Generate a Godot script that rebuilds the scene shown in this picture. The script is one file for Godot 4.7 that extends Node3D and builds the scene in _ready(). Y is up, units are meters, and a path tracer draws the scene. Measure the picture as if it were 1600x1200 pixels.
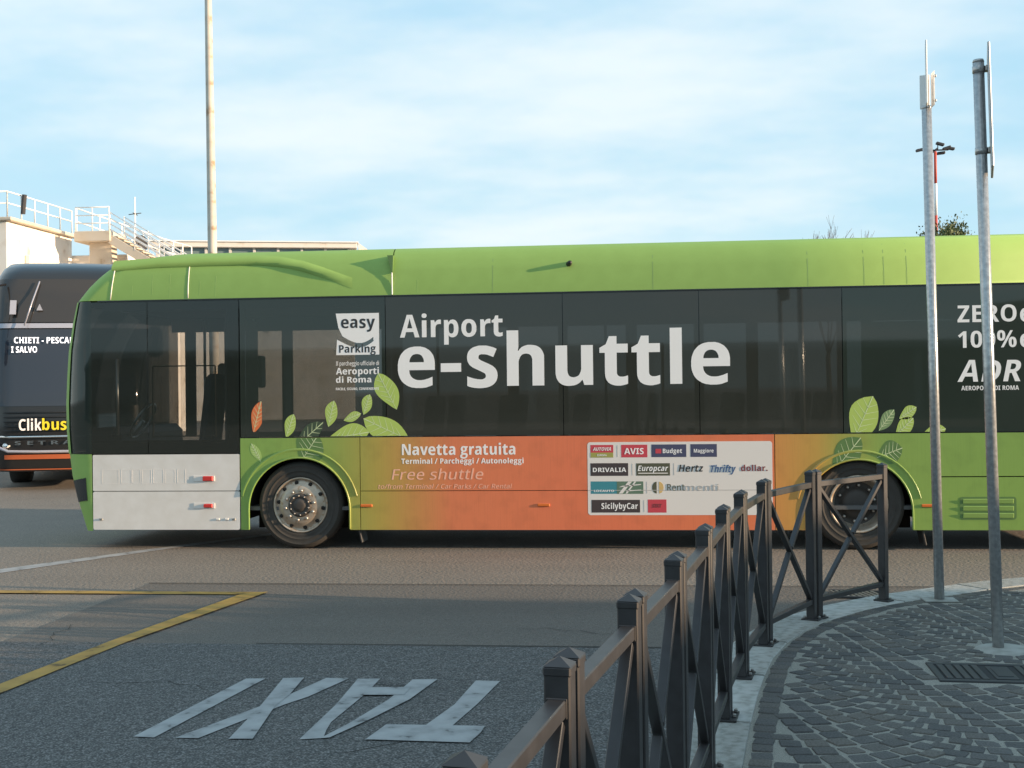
extends Node3D

# ---------------------------------------------------------------- shape collector
class Shape:
	var st := SurfaceTool.new()
	var uv_fn = null
	func _init(smooth := false):
		st.begin(Mesh.PRIMITIVE_TRIANGLES)
		st.set_smooth_group(0 if smooth else -1)
	func v(p: Vector3, uv = null):
		if uv == null and uv_fn:
			uv = uv_fn.call(Vector2(p.x, p.y))
		if uv != null:
			st.set_uv(uv)
		st.add_vertex(p)
	func tri(a: Vector3, b: Vector3, c: Vector3, outward: Vector3):
		if (b - a).cross(c - a).dot(outward) > 0.0:
			v(a); v(c); v(b)
		else:
			v(a); v(b); v(c)
	func quad(a: Vector3, b: Vector3, c: Vector3, d: Vector3, outward: Vector3):
		tri(a, b, c, outward); tri(a, c, d, outward)
	func box(center: Vector3, size: Vector3, bevel := 0.0, basis := Basis.IDENTITY):
		var h := size * 0.5
		bevel = minf(bevel, minf(h.x, minf(h.y, h.z)) * 0.9)
		var corner := func(s: Vector3, axis: int) -> Vector3:
			var q := (h - Vector3.ONE * bevel) * s
			q[axis] = h[axis] * s[axis]
			return center + basis * q
		for axis in 3:
			var b1 := (axis + 1) % 3
			var c1 := (axis + 2) % 3
			for sg in [-1.0, 1.0]:
				var pts := []
				for k in [[-1.0, -1.0], [1.0, -1.0], [1.0, 1.0], [-1.0, 1.0]]:
					var s := Vector3.ZERO
					s[axis] = sg; s[b1] = k[0]; s[c1] = k[1]
					pts.append(corner.call(s, axis))
				var o := Vector3.ZERO
				o[axis] = sg
				quad(pts[0], pts[1], pts[2], pts[3], basis * o)
			if bevel > 0.0:
				for s1 in [-1.0, 1.0]:
					for s2 in [-1.0, 1.0]:
						var lo := Vector3.ZERO
						lo[axis] = s1; lo[b1] = s2; lo[c1] = -1.0
						var hi := lo
						hi[c1] = 1.0
						var o2 := Vector3.ZERO
						o2[axis] = s1; o2[b1] = s2
						quad(corner.call(lo, axis), corner.call(lo, b1), corner.call(hi, b1), corner.call(hi, axis), basis * o2)
		if bevel > 0.0:
			for sx in [-1.0, 1.0]:
				for sy in [-1.0, 1.0]:
					for sz in [-1.0, 1.0]:
						var s3 := Vector3(sx, sy, sz)
						tri(corner.call(s3, 0), corner.call(s3, 1), corner.call(s3, 2), basis * s3)
	func bar(a: Vector3, b: Vector3, width: float, height: float, bevel := 0.0, up := Vector3.UP):
		var d := (b - a).normalized()
		if absf(d.dot(up)) > 0.98:
			up = Vector3.RIGHT
		var side := d.cross(up).normalized()
		var u := side.cross(d).normalized()
		box((a + b) * 0.5, Vector3(width, height, a.distance_to(b)), bevel, Basis(side, u, d))
	func tube(points: Array, radii, seg := 12, caps := true):
		var rings := []
		var ref := Vector3(0.31, 0.17, 0.93).normalized()
		for i in points.size():
			var d: Vector3 = (points[mini(i + 1, points.size() - 1)] - points[maxi(i - 1, 0)]).normalized()
			if absf(d.dot(ref)) > 0.95:
				ref = Vector3(0.9, 0.3, -0.2).normalized()
			var side := d.cross(ref).normalized()
			var u := side.cross(d).normalized()
			var r: float = radii[i] if radii is Array else radii
			var ring := []
			for k in seg:
				var t := TAU * k / seg
				ring.append(points[i] + (side * cos(t) + u * sin(t)) * r)
			rings.append(ring)
		for i in points.size() - 1:
			for k in seg:
				var k2 := (k + 1) % seg
				var out: Vector3 = (rings[i][k] + rings[i][k2]) * 0.5 - points[i]
				quad(rings[i][k], rings[i][k2], rings[i + 1][k2], rings[i + 1][k], out)
		if caps:
			for e in [0, points.size() - 1]:
				var out2: Vector3 = points[e] - points[1 if e == 0 else e - 1]
				for k in seg:
					tri(points[e], rings[e][k], rings[e][(k + 1) % seg], out2)
	# a profile of (radius, height along the axis) pairs turned about the z axis through center
	func lathe(center: Vector3, profile: Array, seg := 32, flip := 1.0):
		for i in profile.size() - 1:
			var a: Vector2 = profile[i]
			var b: Vector2 = profile[i + 1]
			var nrm := Vector2(b.y - a.y, -(b.x - a.x)) * flip
			for k in seg:
				var t0 := TAU * k / seg
				var t1 := TAU * (k + 1) / seg
				var tm := (t0 + t1) * 0.5
				var p := func(q: Vector2, t: float) -> Vector3: return center + Vector3(cos(t) * q.x, sin(t) * q.x, q.y)
				quad(p.call(a, t0), p.call(a, t1), p.call(b, t1), p.call(b, t0), Vector3(cos(tm) * nrm.x, sin(tm) * nrm.x, nrm.y))
	# a polygon in the x-y plane with thickness; front is the larger z
	func plate(poly: PackedVector2Array, front: float, back: float, uv_of = null, edges := true):
		var idx := Geometry2D.triangulate_polygon(poly)
		for i in range(0, idx.size(), 3):
			var q := [poly[idx[i]], poly[idx[i + 1]], poly[idx[i + 2]]]
			if (q[1] - q[0]).cross(q[2] - q[0]) > 0.0:
				q = [q[0], q[2], q[1]]
			for w: Vector2 in q:
				v(Vector3(w.x, w.y, front), uv_of.call(w) if uv_of else null)
		if edges:
			var ccw := not Geometry2D.is_polygon_clockwise(poly)
			for i in poly.size():
				var a := poly[i]
				var b := poly[(i + 1) % poly.size()]
				var n := Vector2(b.y - a.y, a.x - b.x) * (1.0 if ccw else -1.0)
				var corners := [Vector3(a.x, a.y, front), Vector3(b.x, b.y, front), Vector3(b.x, b.y, back), Vector3(a.x, a.y, back)]
				var order := [0, 1, 2, 0, 2, 3]
				if (corners[1] - corners[0]).cross(corners[2] - corners[0]).dot(Vector3(n.x, n.y, 0)) > 0.0:
					order = [0, 2, 1, 0, 3, 2]
				for o in order:
					v(corners[o], uv_of.call(Vector2(corners[o].x, corners[o].y)) if uv_of else null)
	func mesh() -> ArrayMesh:
		st.generate_normals()
		return st.commit()

# ---------------------------------------------------------------- helpers
var M := {}
var taken := {}
var rng := RandomNumberGenerator.new()
var bold: SystemFont
var plain: SystemFont

func lin(r: float, g: float, b: float, a := 1.0) -> Color:
	var c := Color(r, g, b).linear_to_srgb()
	c.a = a
	return c

func mat(key: String, c: Color, rough := 0.6, metal := 0.0, coat := 0.0) -> StandardMaterial3D:
	var m := StandardMaterial3D.new()
	m.resource_name = key
	m.albedo_color = c
	m.roughness = rough
	m.metallic = metal
	if c.a < 1.0:
		m.transparency = BaseMaterial3D.TRANSPARENCY_ALPHA
	if coat > 0.0:
		m.clearcoat_enabled = true
		m.clearcoat = coat
		m.clearcoat_roughness = 0.08
	M[key] = m
	return m

func obj(called: String, sh, m: Material, parent: Node) -> MeshInstance3D:
	var o := MeshInstance3D.new()
	o.name = called
	o.mesh = sh.mesh() if sh is Shape else sh
	o.material_override = m
	parent.add_child(o, true)
	return o

func numbered(called: String) -> String:
	var n: int = taken.get(called, 0)
	taken[called] = n + 1
	return called if n == 0 else "%s_%03d" % [called, n]

func tag(o: Node, label: String, category: String, group := ""):
	o.set_meta("label", label)
	o.set_meta("category", category)
	if group:
		o.set_meta("group", group)

func thing(called: String, label: String, category: String, at := Vector3.ZERO, turn := 0.0, group := "") -> Node3D:
	var o := Node3D.new()
	o.name = numbered(called)
	add_child(o)
	o.position = at
	o.rotation.y = turn
	tag(o, label, category, group)
	return o

func setting(called: String) -> Node3D:
	var o := Node3D.new()
	o.name = numbered(called)
	add_child(o)
	o.set_meta("kind", "structure")
	return o

func rect(x0: float, y0: float, x1: float, y1: float) -> PackedVector2Array:
	return PackedVector2Array([Vector2(x0, y0), Vector2(x1, y0), Vector2(x1, y1), Vector2(x0, y1)])

func rounded(x0: float, y0: float, x1: float, y1: float, r: float, n := 5) -> PackedVector2Array:
	var out := PackedVector2Array()
	for c in [[x1 - r, y0 + r, -PI / 2], [x1 - r, y1 - r, 0.0], [x0 + r, y1 - r, PI / 2], [x0 + r, y0 + r, PI]]:
		for k in n + 1:
			var t: float = c[2] + PI / 2 * k / n
			out.append(Vector2(c[0] + cos(t) * r, c[1] + sin(t) * r))
	return out

# lettering: a solid text fitted between x0 and x1, from baseline yb to the top of its tallest letter yt
func letters(called: String, text: String, x0: float, x1: float, yb: float, yt: float, z: float, m: Material, parent: Node, style := "b") -> MeshInstance3D:
	var t := TextMesh.new()
	t.text = text
	t.font = bold if style.contains("b") else plain
	t.font_size = 64
	t.pixel_size = 0.01
	t.depth = 0.05
	t.curve_step = 2.0
	t.horizontal_alignment = HORIZONTAL_ALIGNMENT_LEFT
	t.vertical_alignment = VERTICAL_ALIGNMENT_BOTTOM
	var box := t.get_aabb()
	var below := 0.0
	for ch in "gjpqy,":
		if text.contains(ch):
			below = 1.0
	# the share of the text's height that hangs under the baseline
	var cap := TextMesh.new()
	cap.text = text.replace("g", "a").replace("p", "a").replace("y", "v").replace("j", "i").replace("q", "a").replace(",", "")
	cap.font = t.font; cap.font_size = 64; cap.pixel_size = 0.01; cap.depth = 0.05
	cap.vertical_alignment = VERTICAL_ALIGNMENT_BOTTOM
	var cbox := cap.get_aabb()
	var o := MeshInstance3D.new()
	o.name = called
	o.mesh = t
	o.material_override = m
	parent.add_child(o, true)
	var shear := 0.2 if style.contains("i") else 0.0
	var sy := (yt - yb) / maxf(cbox.size.y, 0.001)
	var tall := cbox.size.y * sy
	var sx := (x1 - x0 - shear * tall) / maxf(box.size.x, 0.001)
	var bs := Basis(Vector3(sx, 0, 0), Vector3(shear * sy, sy, 0), Vector3(0, 0, 0.04))
	var base_y: float = cbox.position.y
	var origin := Vector3(x0, yb, z) - bs * Vector3(box.position.x, base_y, box.position.z + box.size.z)
	o.transform = Transform3D(bs, origin)
	return o

func speckle(size: int, seed_: int, lo: float, hi: float, power: float, tint: Color) -> ImageTexture:
	var r := RandomNumberGenerator.new()
	r.seed = seed_
	var n1 := FastNoiseLite.new()
	n1.seed = seed_
	n1.frequency = 0.02
	var data := PackedByteArray()
	data.resize(size * size * 3)
	for i in size * size:
		var k := lo + (hi - lo) * pow(r.randf(), power)
		data[i * 3] = clampi(int(k * tint.r * 255.0), 0, 255)
		data[i * 3 + 1] = clampi(int(k * tint.g * 255.0), 0, 255)
		data[i * 3 + 2] = clampi(int(k * tint.b * 255.0), 0, 255)
	var im := Image.create_from_data(size, size, false, Image.FORMAT_RGB8, data)
	return ImageTexture.create_from_image(im)

func noise_tex(size: int, freq: float, seed_: int, ramp: Array, kind := FastNoiseLite.TYPE_SIMPLEX_SMOOTH, octaves := 4) -> NoiseTexture2D:
	var n := FastNoiseLite.new()
	n.noise_type = kind
	n.frequency = freq
	n.seed = seed_
	n.fractal_octaves = octaves
	var t := NoiseTexture2D.new()
	t.width = size
	t.height = size
	t.seamless = true
	t.noise = n
	var g := Gradient.new()
	g.offsets = PackedFloat32Array(ramp.map(func(e): return e[0]))
	g.colors = PackedColorArray(ramp.map(func(e): return e[1]))
	t.color_ramp = g
	return t

func world_mapped(m: StandardMaterial3D, tex: Texture2D, scale: float, bump: Texture2D = null, bump_cm := 0.0):
	m.uv1_triplanar = true
	m.uv1_world_triplanar = true
	m.uv1_scale = Vector3.ONE * scale
	if tex:
		m.albedo_texture = tex
	if bump:
		m.heightmap_enabled = true
		m.heightmap_texture = bump
		m.heightmap_scale = bump_cm

# ---------------------------------------------------------------- light and camera
const SUN_AZIMUTH := 8.0      # degrees from +x towards +z
const SUN_HEIGHT := 10.0

func sky_and_sun():
	var cam := Camera3D.new()
	cam.name = "camera"
	cam.fov = rad_to_deg(2.0 * atan(600.0 / 1900.0))
	cam.near = 0.05
	cam.far = 1500.0
	add_child(cam)
	cam.position = Vector3(0, 1.696, 0)
	cam.rotation = Vector3(0.005566, 0.104748, -0.01147)
	cam.current = true

	var az := deg_to_rad(SUN_AZIMUTH)
	var el := deg_to_rad(SUN_HEIGHT)
	var to_sun := Vector3(cos(el) * cos(az), sin(el), cos(el) * sin(az))
	var sun := DirectionalLight3D.new()
	sun.name = "sun"
	sun.light_color = Color(1.0, 0.87, 0.72)
	sun.light_energy = 1.6
	sun.light_angular_distance = 0.5
	sun.shadow_enabled = true
	add_child(sun)
	sun.look_at_from_position(to_sun * 50.0, Vector3.ZERO)

	# air and thin cloud: pale blue, whiter towards the horizon and towards the sun
	var w := 3072
	var h := 1536
	var n1 := FastNoiseLite.new(); n1.seed = 11; n1.frequency = 1.7; n1.fractal_octaves = 6; n1.fractal_gain = 0.60
	var n2 := FastNoiseLite.new(); n2.seed = 4; n2.frequency = 0.9; n2.fractal_octaves = 3
	var data := PackedByteArray()
	data.resize(w * h * 3)
	data.fill(140)
	var zenith := Vector3(0.21, 0.39, 0.545)
	var low := Vector3(0.37, 0.52, 0.565)
	var cloud := Vector3(0.555, 0.595, 0.60)
	for j in h / 2 + 8:
		var up := (0.5 - (j + 0.5) / h) * PI
		var sy := sin(up)
		var cy := cos(up)
		var grad := pow(clampf(1.0 - maxf(sy, 0.0), 0.0, 1.0), 3.0)
		for i in w:
			var o := (j * w + i) * 3
			var c := Vector3(0.30, 0.29, 0.27)
			if sy > -0.02:
				var around := ((i + 0.5) / w) * TAU
				# Godot's panorama: the middle column looks along -z
				var d := Vector3(sin(around - PI) * cy, sy, -cos(around - PI) * cy)
				c = zenith.lerp(low, grad)
				var q := Vector3(d.x / (sy + 0.16), d.z / (sy + 0.16), 0.0)
				var a := n1.get_noise_3d(q.x * 0.62, q.y * 0.95, sy * 2.2) * 0.62 + n2.get_noise_3d(q.x * 0.42 + 9.0, q.y * 0.42, 1.0) * 0.75
				var cover := smoothstep(-0.32, 0.66, a) * 0.78
				c = c.lerp(cloud, cover)
				var cosine := maxf(d.dot(to_sun), 0.0)
				c += Vector3(0.24, 0.20, 0.14) * pow(cosine, 5.0)
			data[o] = clampi(int(_srgb(c.x) * 255.0), 0, 255)
			data[o + 1] = clampi(int(_srgb(c.y) * 255.0), 0, 255)
			data[o + 2] = clampi(int(_srgb(c.z) * 255.0), 0, 255)
	var pano := PanoramaSkyMaterial.new()
	pano.panorama = ImageTexture.create_from_image(Image.create_from_data(w, h, false, Image.FORMAT_RGB8, data))
	var sky := Sky.new()
	sky.sky_material = pano
	var env := Environment.new()
	env.background_mode = Environment.BG_SKY
	env.sky = sky
	env.tonemap_mode = Environment.TONE_MAPPER_LINEAR
	env.tonemap_exposure = 1.74
	env.sdfgi_enabled = true
	env.ssao_enabled = true
	env.ssil_enabled = true
	var we := WorldEnvironment.new()
	we.name = "world_environment"
	we.environment = env
	add_child(we)

func _srgb(x: float) -> float:
	return 12.92 * x if x <= 0.0031308 else 1.055 * pow(x, 1.0 / 2.4) - 0.055

# ---------------------------------------------------------------- materials
func materials():
	bold = SystemFont.new(); bold.font_names = PackedStringArray(["Droid Sans"]); bold.font_weight = 700
	plain = SystemFont.new(); plain.font_names = PackedStringArray(["Droid Sans"]); plain.font_weight = 400
	var grain := speckle(1024, 3, 0.50, 1.0, 1.6, Color(1, 0.985, 0.96))
	var bump := noise_tex(512, 0.12, 5, [[0.0, Color.BLACK], [1.0, Color.WHITE]], FastNoiseLite.TYPE_SIMPLEX, 3)
	var a := mat("asphalt", lin(0.42, 0.365, 0.315), 0.85)
	world_mapped(a, grain, 0.31, bump, 0.5)
	a.vertex_color_use_as_albedo = true
	var a2 := mat("asphalt_patch", lin(0.27, 0.24, 0.215), 0.85)
	world_mapped(a2, grain, 0.37, bump, 0.4)
	a2.vertex_color_use_as_albedo = true
	var coarse := speckle(1024, 8, 0.38, 1.0, 2.0, Color(1, 1, 1))
	var a3 := mat("asphalt_near", lin(0.285, 0.272, 0.258), 0.85)
	world_mapped(a3, coarse, 0.16, bump, 0.8)
	a3.vertex_color_use_as_albedo = true
	var wear := noise_tex(1024, 0.006, 21, [[0.0, Color(0.40, 0.40, 0.40)], [0.10, Color(0.55, 0.55, 0.55)], [0.20, Color(0.84, 0.84, 0.84)], [0.5, Color(0.93, 0.93, 0.93)], [1.0, Color(1, 1, 1)]], FastNoiseLite.TYPE_SIMPLEX, 8)
	world_mapped(mat("white_paint", lin(0.36, 0.36, 0.355), 0.75), wear, 0.7)
	world_mapped(mat("yellow_paint", lin(0.42, 0.25, 0.05), 0.75), wear, 0.55)
	var stone_grain := noise_tex(512, 0.05, 31, [[0.0, Color(0.62, 0.62, 0.62)], [0.5, Color(0.86, 0.86, 0.86)], [1.0, Color(1, 1, 1)]], FastNoiseLite.TYPE_SIMPLEX, 5)
	var shades := [Vector3(0.118, 0.110, 0.102), Vector3(0.142, 0.130, 0.116), Vector3(0.096, 0.093, 0.091), Vector3(0.160, 0.143, 0.124), Vector3(0.126, 0.120, 0.114)]
	for i in shades.size():
		world_mapped(mat("cobble%d" % i, lin(shades[i].x, shades[i].y, shades[i].z), 0.72), stone_grain, 2.3, bump, 0.25)
	world_mapped(mat("mortar", lin(0.56, 0.55, 0.50), 0.95), grain, 1.1, bump, 0.3)
	var mw := noise_tex(512, 0.012, 41, [[0.0, Color(0.76, 0.76, 0.74)], [0.45, Color(0.92, 0.92, 0.91)], [1.0, Color(1, 1, 1)]], FastNoiseLite.TYPE_SIMPLEX, 6)
	for i in 3:
		world_mapped(mat("kerb%d" % i, lin(0.50 - 0.07 * i, 0.495 - 0.07 * i, 0.47 - 0.07 * i), 0.8), mw, 1.4 + 0.3 * i, bump, 0.2)
	mat("moss", lin(0.05, 0.065, 0.03), 0.95)
	mat("iron", lin(0.06, 0.062, 0.065), 0.55, 0.6)
	mat("iron_dark", lin(0.02, 0.02, 0.022), 0.7, 0.3)
	world_mapped(mat("concrete", lin(0.36, 0.36, 0.335), 0.9), mw, 0.8)

	world_mapped(mat("fence", lin(0.040, 0.038, 0.040), 0.42, 0.0, 0.0), noise_tex(256, 0.03, 51, [[0.0, Color(0.8, 0.78, 0.76)], [1.0, Color(1, 1, 1)]]), 1.7)
	mat("bolt", lin(0.35, 0.34, 0.32), 0.4, 0.8)
	world_mapped(mat("galvanised", lin(0.58, 0.58, 0.57), 0.22, 0.55), noise_tex(256, 0.05, 53, [[0.0, Color(0.72, 0.72, 0.73)], [1.0, Color(1, 1, 1)]]), 2.1)
	mat("sign_back", lin(0.40, 0.41, 0.42), 0.45, 0.6)
	mat("sign_white", lin(0.78, 0.78, 0.77), 0.45)
	var rust := noise_tex(512, 0.012, 57, [[0.0, Color(0.68, 0.50, 0.36)], [0.16, Color(0.82, 0.71, 0.60)], [0.30, Color(0.92, 0.89, 0.85)], [1.0, Color(0.98, 0.97, 0.94)]], FastNoiseLite.TYPE_SIMPLEX, 6)
	world_mapped(mat("mast_paint", lin(0.60, 0.60, 0.58), 0.7), rust, 0.35)

	# bus
	var g := Gradient.new()
	g.offsets = PackedFloat32Array([0.0, 0.20, 0.255, 0.300, 0.365, 0.50, 0.6475, 0.6490, 0.685, 0.705, 0.74, 0.80, 1.0])
	g.colors = PackedColorArray([lin(0.22, 0.36, 0.085), lin(0.23, 0.37, 0.085), lin(0.27, 0.36, 0.08), lin(0.44, 0.33, 0.075), lin(0.70, 0.21, 0.095), lin(0.74, 0.19, 0.09), lin(0.73, 0.20, 0.09), lin(0.62, 0.28, 0.08), lin(0.52, 0.32, 0.075), lin(0.37, 0.36, 0.08), lin(0.25, 0.37, 0.085), lin(0.235, 0.37, 0.085), lin(0.23, 0.37, 0.085)])
	var iw := 2048
	var ih := 256
	var im := Image.create(iw, ih, false, Image.FORMAT_RGB8)
	var sn := FastNoiseLite.new(); sn.seed = 9; sn.frequency = 0.5
	var dn := FastNoiseLite.new(); dn.seed = 19; dn.frequency = 0.02; dn.fractal_octaves = 5
	for x in iw:
		var c := g.sample(float(x) / iw)
		for y in ih:
			var streak := 1.0 - 0.05 * maxf(0.0, sn.get_noise_2d(x * 0.9, y * 0.012)) - 0.07 * maxf(0.0, dn.get_noise_2d(x, y * 0.8))
			im.set_pixel(x, y, Color(c.r * streak, c.g * streak, c.b * streak))
	var wrap := mat("wrap", Color.WHITE, 0.30, 0.0, 0.0)
	wrap.albedo_texture = ImageTexture.create_from_image(im)
	var dust := noise_tex(512, 0.006, 61, [[0.0, Color(0.88, 0.88, 0.86)], [0.5, Color(0.96, 0.96, 0.95)], [1.0, Color(1, 1, 1)]], FastNoiseLite.TYPE_SIMPLEX, 5)
	world_mapped(mat("bus_green", lin(0.29, 0.45, 0.125), 0.60), noise_tex(256, 0.02, 65, [[0.0, Color(0.96, 0.96, 0.95)], [1.0, Color(1, 1, 1)]]), 0.8)
	world_mapped(mat("bus_white", lin(0.72, 0.70, 0.67), 0.40), noise_tex(256, 0.02, 63, [[0.0, Color(0.955, 0.95, 0.94)], [1.0, Color(1, 1, 1)]]), 0.9)
	M.bus_green.metallic_specular = 0.3
	mat("glass_film", lin(0.028, 0.039, 0.032, 0.975), 0.03)
	mat("glass_film_warm", lin(0.034, 0.037, 0.031, 0.975), 0.03)
	mat("glass_tinted", lin(0.028, 0.037, 0.031, 0.90), 0.03)
	mat("glass_driver", lin(0.022, 0.028, 0.024, 0.70), 0.03)
	mat("glass_clear", lin(0.04, 0.05, 0.045, 0.25), 0.02)
	mat("frit", lin(0.012, 0.013, 0.013), 0.12)
	mat("black_plastic", lin(0.022, 0.022, 0.022), 0.55)
	mat("chassis", lin(0.018, 0.016, 0.014), 0.9)
	world_mapped(mat("tyre", lin(0.050, 0.045, 0.040), 0.85), dust, 1.5, bump, 0.15)
	world_mapped(mat("rim", lin(0.52, 0.46, 0.40), 0.42, 0.55), rust, 2.0)
	mat("hub_dark", lin(0.06, 0.052, 0.046), 0.6, 0.3)
	mat("nut", lin(0.50, 0.46, 0.42), 0.35, 0.7)
	mat("print_white", lin(0.84, 0.83, 0.82), 0.4)
	mat("print_pale", lin(0.85, 0.46, 0.33), 0.4)
	mat("print_dark", lin(0.03, 0.032, 0.034), 0.4)
	mat("panel_white", lin(0.74, 0.70, 0.66), 0.35)
	mat("leaf_g", lin(0.42, 0.55, 0.12), 0.4)
	mat("leaf_m", lin(0.20, 0.30, 0.13), 0.4)
	mat("leaf_o", lin(0.05, 0.075, 0.04), 0.4)
	mat("leaf_d", lin(0.11, 0.20, 0.06), 0.4)
	mat("leaf_p", lin(0.36, 0.52, 0.14), 0.4)
	mat("leaf_orange", lin(0.72, 0.17, 0.05), 0.4)
	mat("vein", lin(0.66, 0.74, 0.42), 0.4)
	mat("logo_red", lin(0.55, 0.06, 0.08), 0.4)
	mat("logo_olive", lin(0.34, 0.33, 0.09), 0.4)
	mat("logo_navy", lin(0.065, 0.07, 0.13), 0.4)
	mat("logo_dark", lin(0.06, 0.045, 0.045), 0.4)
	mat("logo_dgreen", lin(0.09, 0.09, 0.055), 0.4)
	mat("logo_teal", lin(0.05, 0.24, 0.29), 0.4)
	mat("logo_green", lin(0.12, 0.19, 0.13), 0.4)
	mat("logo_maroon", lin(0.22, 0.05, 0.05), 0.4)
	mat("logo_blue", lin(0.06, 0.12, 0.26), 0.4)
	mat("logo_grey", lin(0.45, 0.43, 0.41), 0.4)
	mat("logo_amber", lin(0.62, 0.42, 0.16), 0.4)
	mat("red_latch", lin(0.55, 0.035, 0.03), 0.35)
	mat("orange_lens", lin(0.65, 0.16, 0.03), 0.25)
	mat("seat_cloth", lin(0.05, 0.06, 0.09), 0.9)
	mat("interior", lin(0.10, 0.10, 0.10), 0.8)
	mat("interior_pale", lin(0.45, 0.45, 0.43), 0.7)
	mat("rail_steel", lin(0.62, 0.62, 0.60), 0.3, 0.8)

	# coach
	mat("coach_black", lin(0.016, 0.0155, 0.016), 0.3, 0.0, 0.4)
	mat("coach_glass", lin(0.034, 0.032, 0.031), 0.04)
	mat("coach_blue", lin(0.030, 0.037, 0.052), 0.05)
	mat("band_grey", lin(0.40, 0.40, 0.45), 0.3, 0.3)
	mat("chrome", lin(0.75, 0.74, 0.72), 0.12, 1.0)
	mat("coach_orange", lin(0.42, 0.11, 0.045), 0.35)
	mat("coach_green", lin(0.16, 0.27, 0.05), 0.35)
	mat("coach_yellow", lin(0.72, 0.62, 0.03), 0.4)
	mat("plate_blue", lin(0.03, 0.12, 0.35), 0.4)
	var led := mat("led_text", lin(0.85, 0.87, 0.92), 0.5)
	led.emission_enabled = true
	led.emission = Color(0.9, 0.94, 1.0)
	led.emission_energy_multiplier = 0.55

	# buildings
	var stain := noise_tex(512, 0.010, 71, [[0.0, Color(0.80, 0.74, 0.68)], [0.15, Color(0.93, 0.91, 0.88)], [0.35, Color(0.98, 0.97, 0.95)], [1.0, Color(1, 1, 1)]], FastNoiseLite.TYPE_SIMPLEX, 6)
	world_mapped(mat("render_white", lin(0.88, 0.83, 0.77), 0.9), stain, 0.11)
	world_mapped(mat("render_beige", lin(0.60, 0.54, 0.46), 0.9), stain, 0.13)
	world_mapped(mat("fascia", lin(0.74, 0.71, 0.67), 0.85), stain, 0.2)
	mat("rail_white", lin(0.80, 0.79, 0.77), 0.5)
	mat("window_far", lin(0.16, 0.22, 0.22), 0.08)
	mat("window_frame", lin(0.62, 0.60, 0.56), 0.6)
	mat("dark_dish", lin(0.05, 0.05, 0.055), 0.6)
	mat("red_mast", lin(0.55, 0.08, 0.05), 0.6)
	mat("bark", lin(0.10, 0.075, 0.055), 0.9)
	for i in 3:
		var lf := mat("foliage%d" % i, lin(0.055 + 0.02 * i, 0.075 + 0.022 * i, 0.028 + 0.006 * i), 0.7)
		lf.backlight_enabled = true
		lf.backlight = Color(0.12, 0.14, 0.05)
	world_mapped(mat("terminal_wall", lin(0.30, 0.26, 0.22), 0.9), stain, 0.15)
	mat("terminal_glass", lin(0.03, 0.035, 0.04), 0.05)

# ---------------------------------------------------------------- ground
const KERB := 0.12
var KIN := [Vector2(-0.85, 2.5), Vector2(-0.42, 0.0), Vector2(-0.13, -1.8), Vector2(0.12, -3.4), Vector2(0.385, -5.0), Vector2(0.505, -5.85), Vector2(0.655, -6.75), Vector2(0.80, -7.40), Vector2(1.0, -7.95), Vector2(1.23, -8.38), Vector2(1.48, -8.72), Vector2(1.74, -9.02), Vector2(2.12, -9.33), Vector2(2.98, -9.93), Vector2(4.3, -10.55), Vector2(6.2, -11.0), Vector2(12.0, -11.2)]

func kerb_curve() -> Curve2D:
	var c := Curve2D.new()
	for i in KIN.size():
		var a: Vector2 = KIN[maxi(i - 1, 0)]
		var b: Vector2 = KIN[mini(i + 1, KIN.size() - 1)]
		var t := (b - a).normalized()
		var la: float = KIN[i].distance_to(a) * 0.33
		var lb: float = KIN[i].distance_to(b) * 0.33
		c.add_point(KIN[i], -t * la, t * lb)
	return c

func ground_sheet(called: String, xs: Array, zs: Array, y: float, m: Material, parent: Node, seed_: int, strength: float, keep = null):
	var n := FastNoiseLite.new(); n.seed = seed_; n.frequency = 0.16; n.fractal_octaves = 4
	var n2 := FastNoiseLite.new(); n2.seed = seed_ + 7; n2.frequency = 1.1; n2.fractal_octaves = 3
	var st := SurfaceTool.new()
	st.begin(Mesh.PRIMITIVE_TRIANGLES)
	for z in zs:
		for x in xs:
			# oil, patching and tyre polish: blotches that lie in the surface; tyre tracks run along x
			var k := 1.0 + strength * (0.55 * n.get_noise_2d(x * 0.6, z * 1.6) + 0.45 * n2.get_noise_2d(x * 0.35, z * 1.3))
			st.set_color(Color(k, k, k))
			st.set_normal(Vector3.UP)
			st.add_vertex(Vector3(x, y, z))
	var w := xs.size()
	for j in zs.size() - 1:
		for i in w - 1:
			var a := j * w + i
			for q in [a, a + 1, a + w, a + 1, a + w + 1, a + w]:
				st.add_index(q)
	var o := MeshInstance3D.new()
	o.name = called
	o.mesh = st.commit()
	o.material_override = m
	parent.add_child(o, true)
	return o

func steps(lo: float, hi: float, d: float) -> Array:
	var out := []
	var n := int(ceil((hi - lo) / d))
	for i in n + 1:
		out.append(lo + (hi - lo) * i / n)
	return out

func flat_poly(called: String, pts: Array, y: float, m: Material, parent: Node, thick := 0.003) -> MeshInstance3D:
	# pts: (x, z) pairs; a thin sheet of paint
	var poly := PackedVector2Array()
	for p in pts:
		poly.append(Vector2(p[0], p[1]))
	var s := Shape.new()
	var idx := Geometry2D.triangulate_polygon(poly)
	for i in range(0, idx.size(), 3):
		var q := []
		for k in 3:
			q.append(Vector3(poly[idx[i + k]].x, y, poly[idx[i + k]].y))
		s.tri(q[0], q[1], q[2], Vector3.UP)
	return obj(called, s, m, parent)

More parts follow.
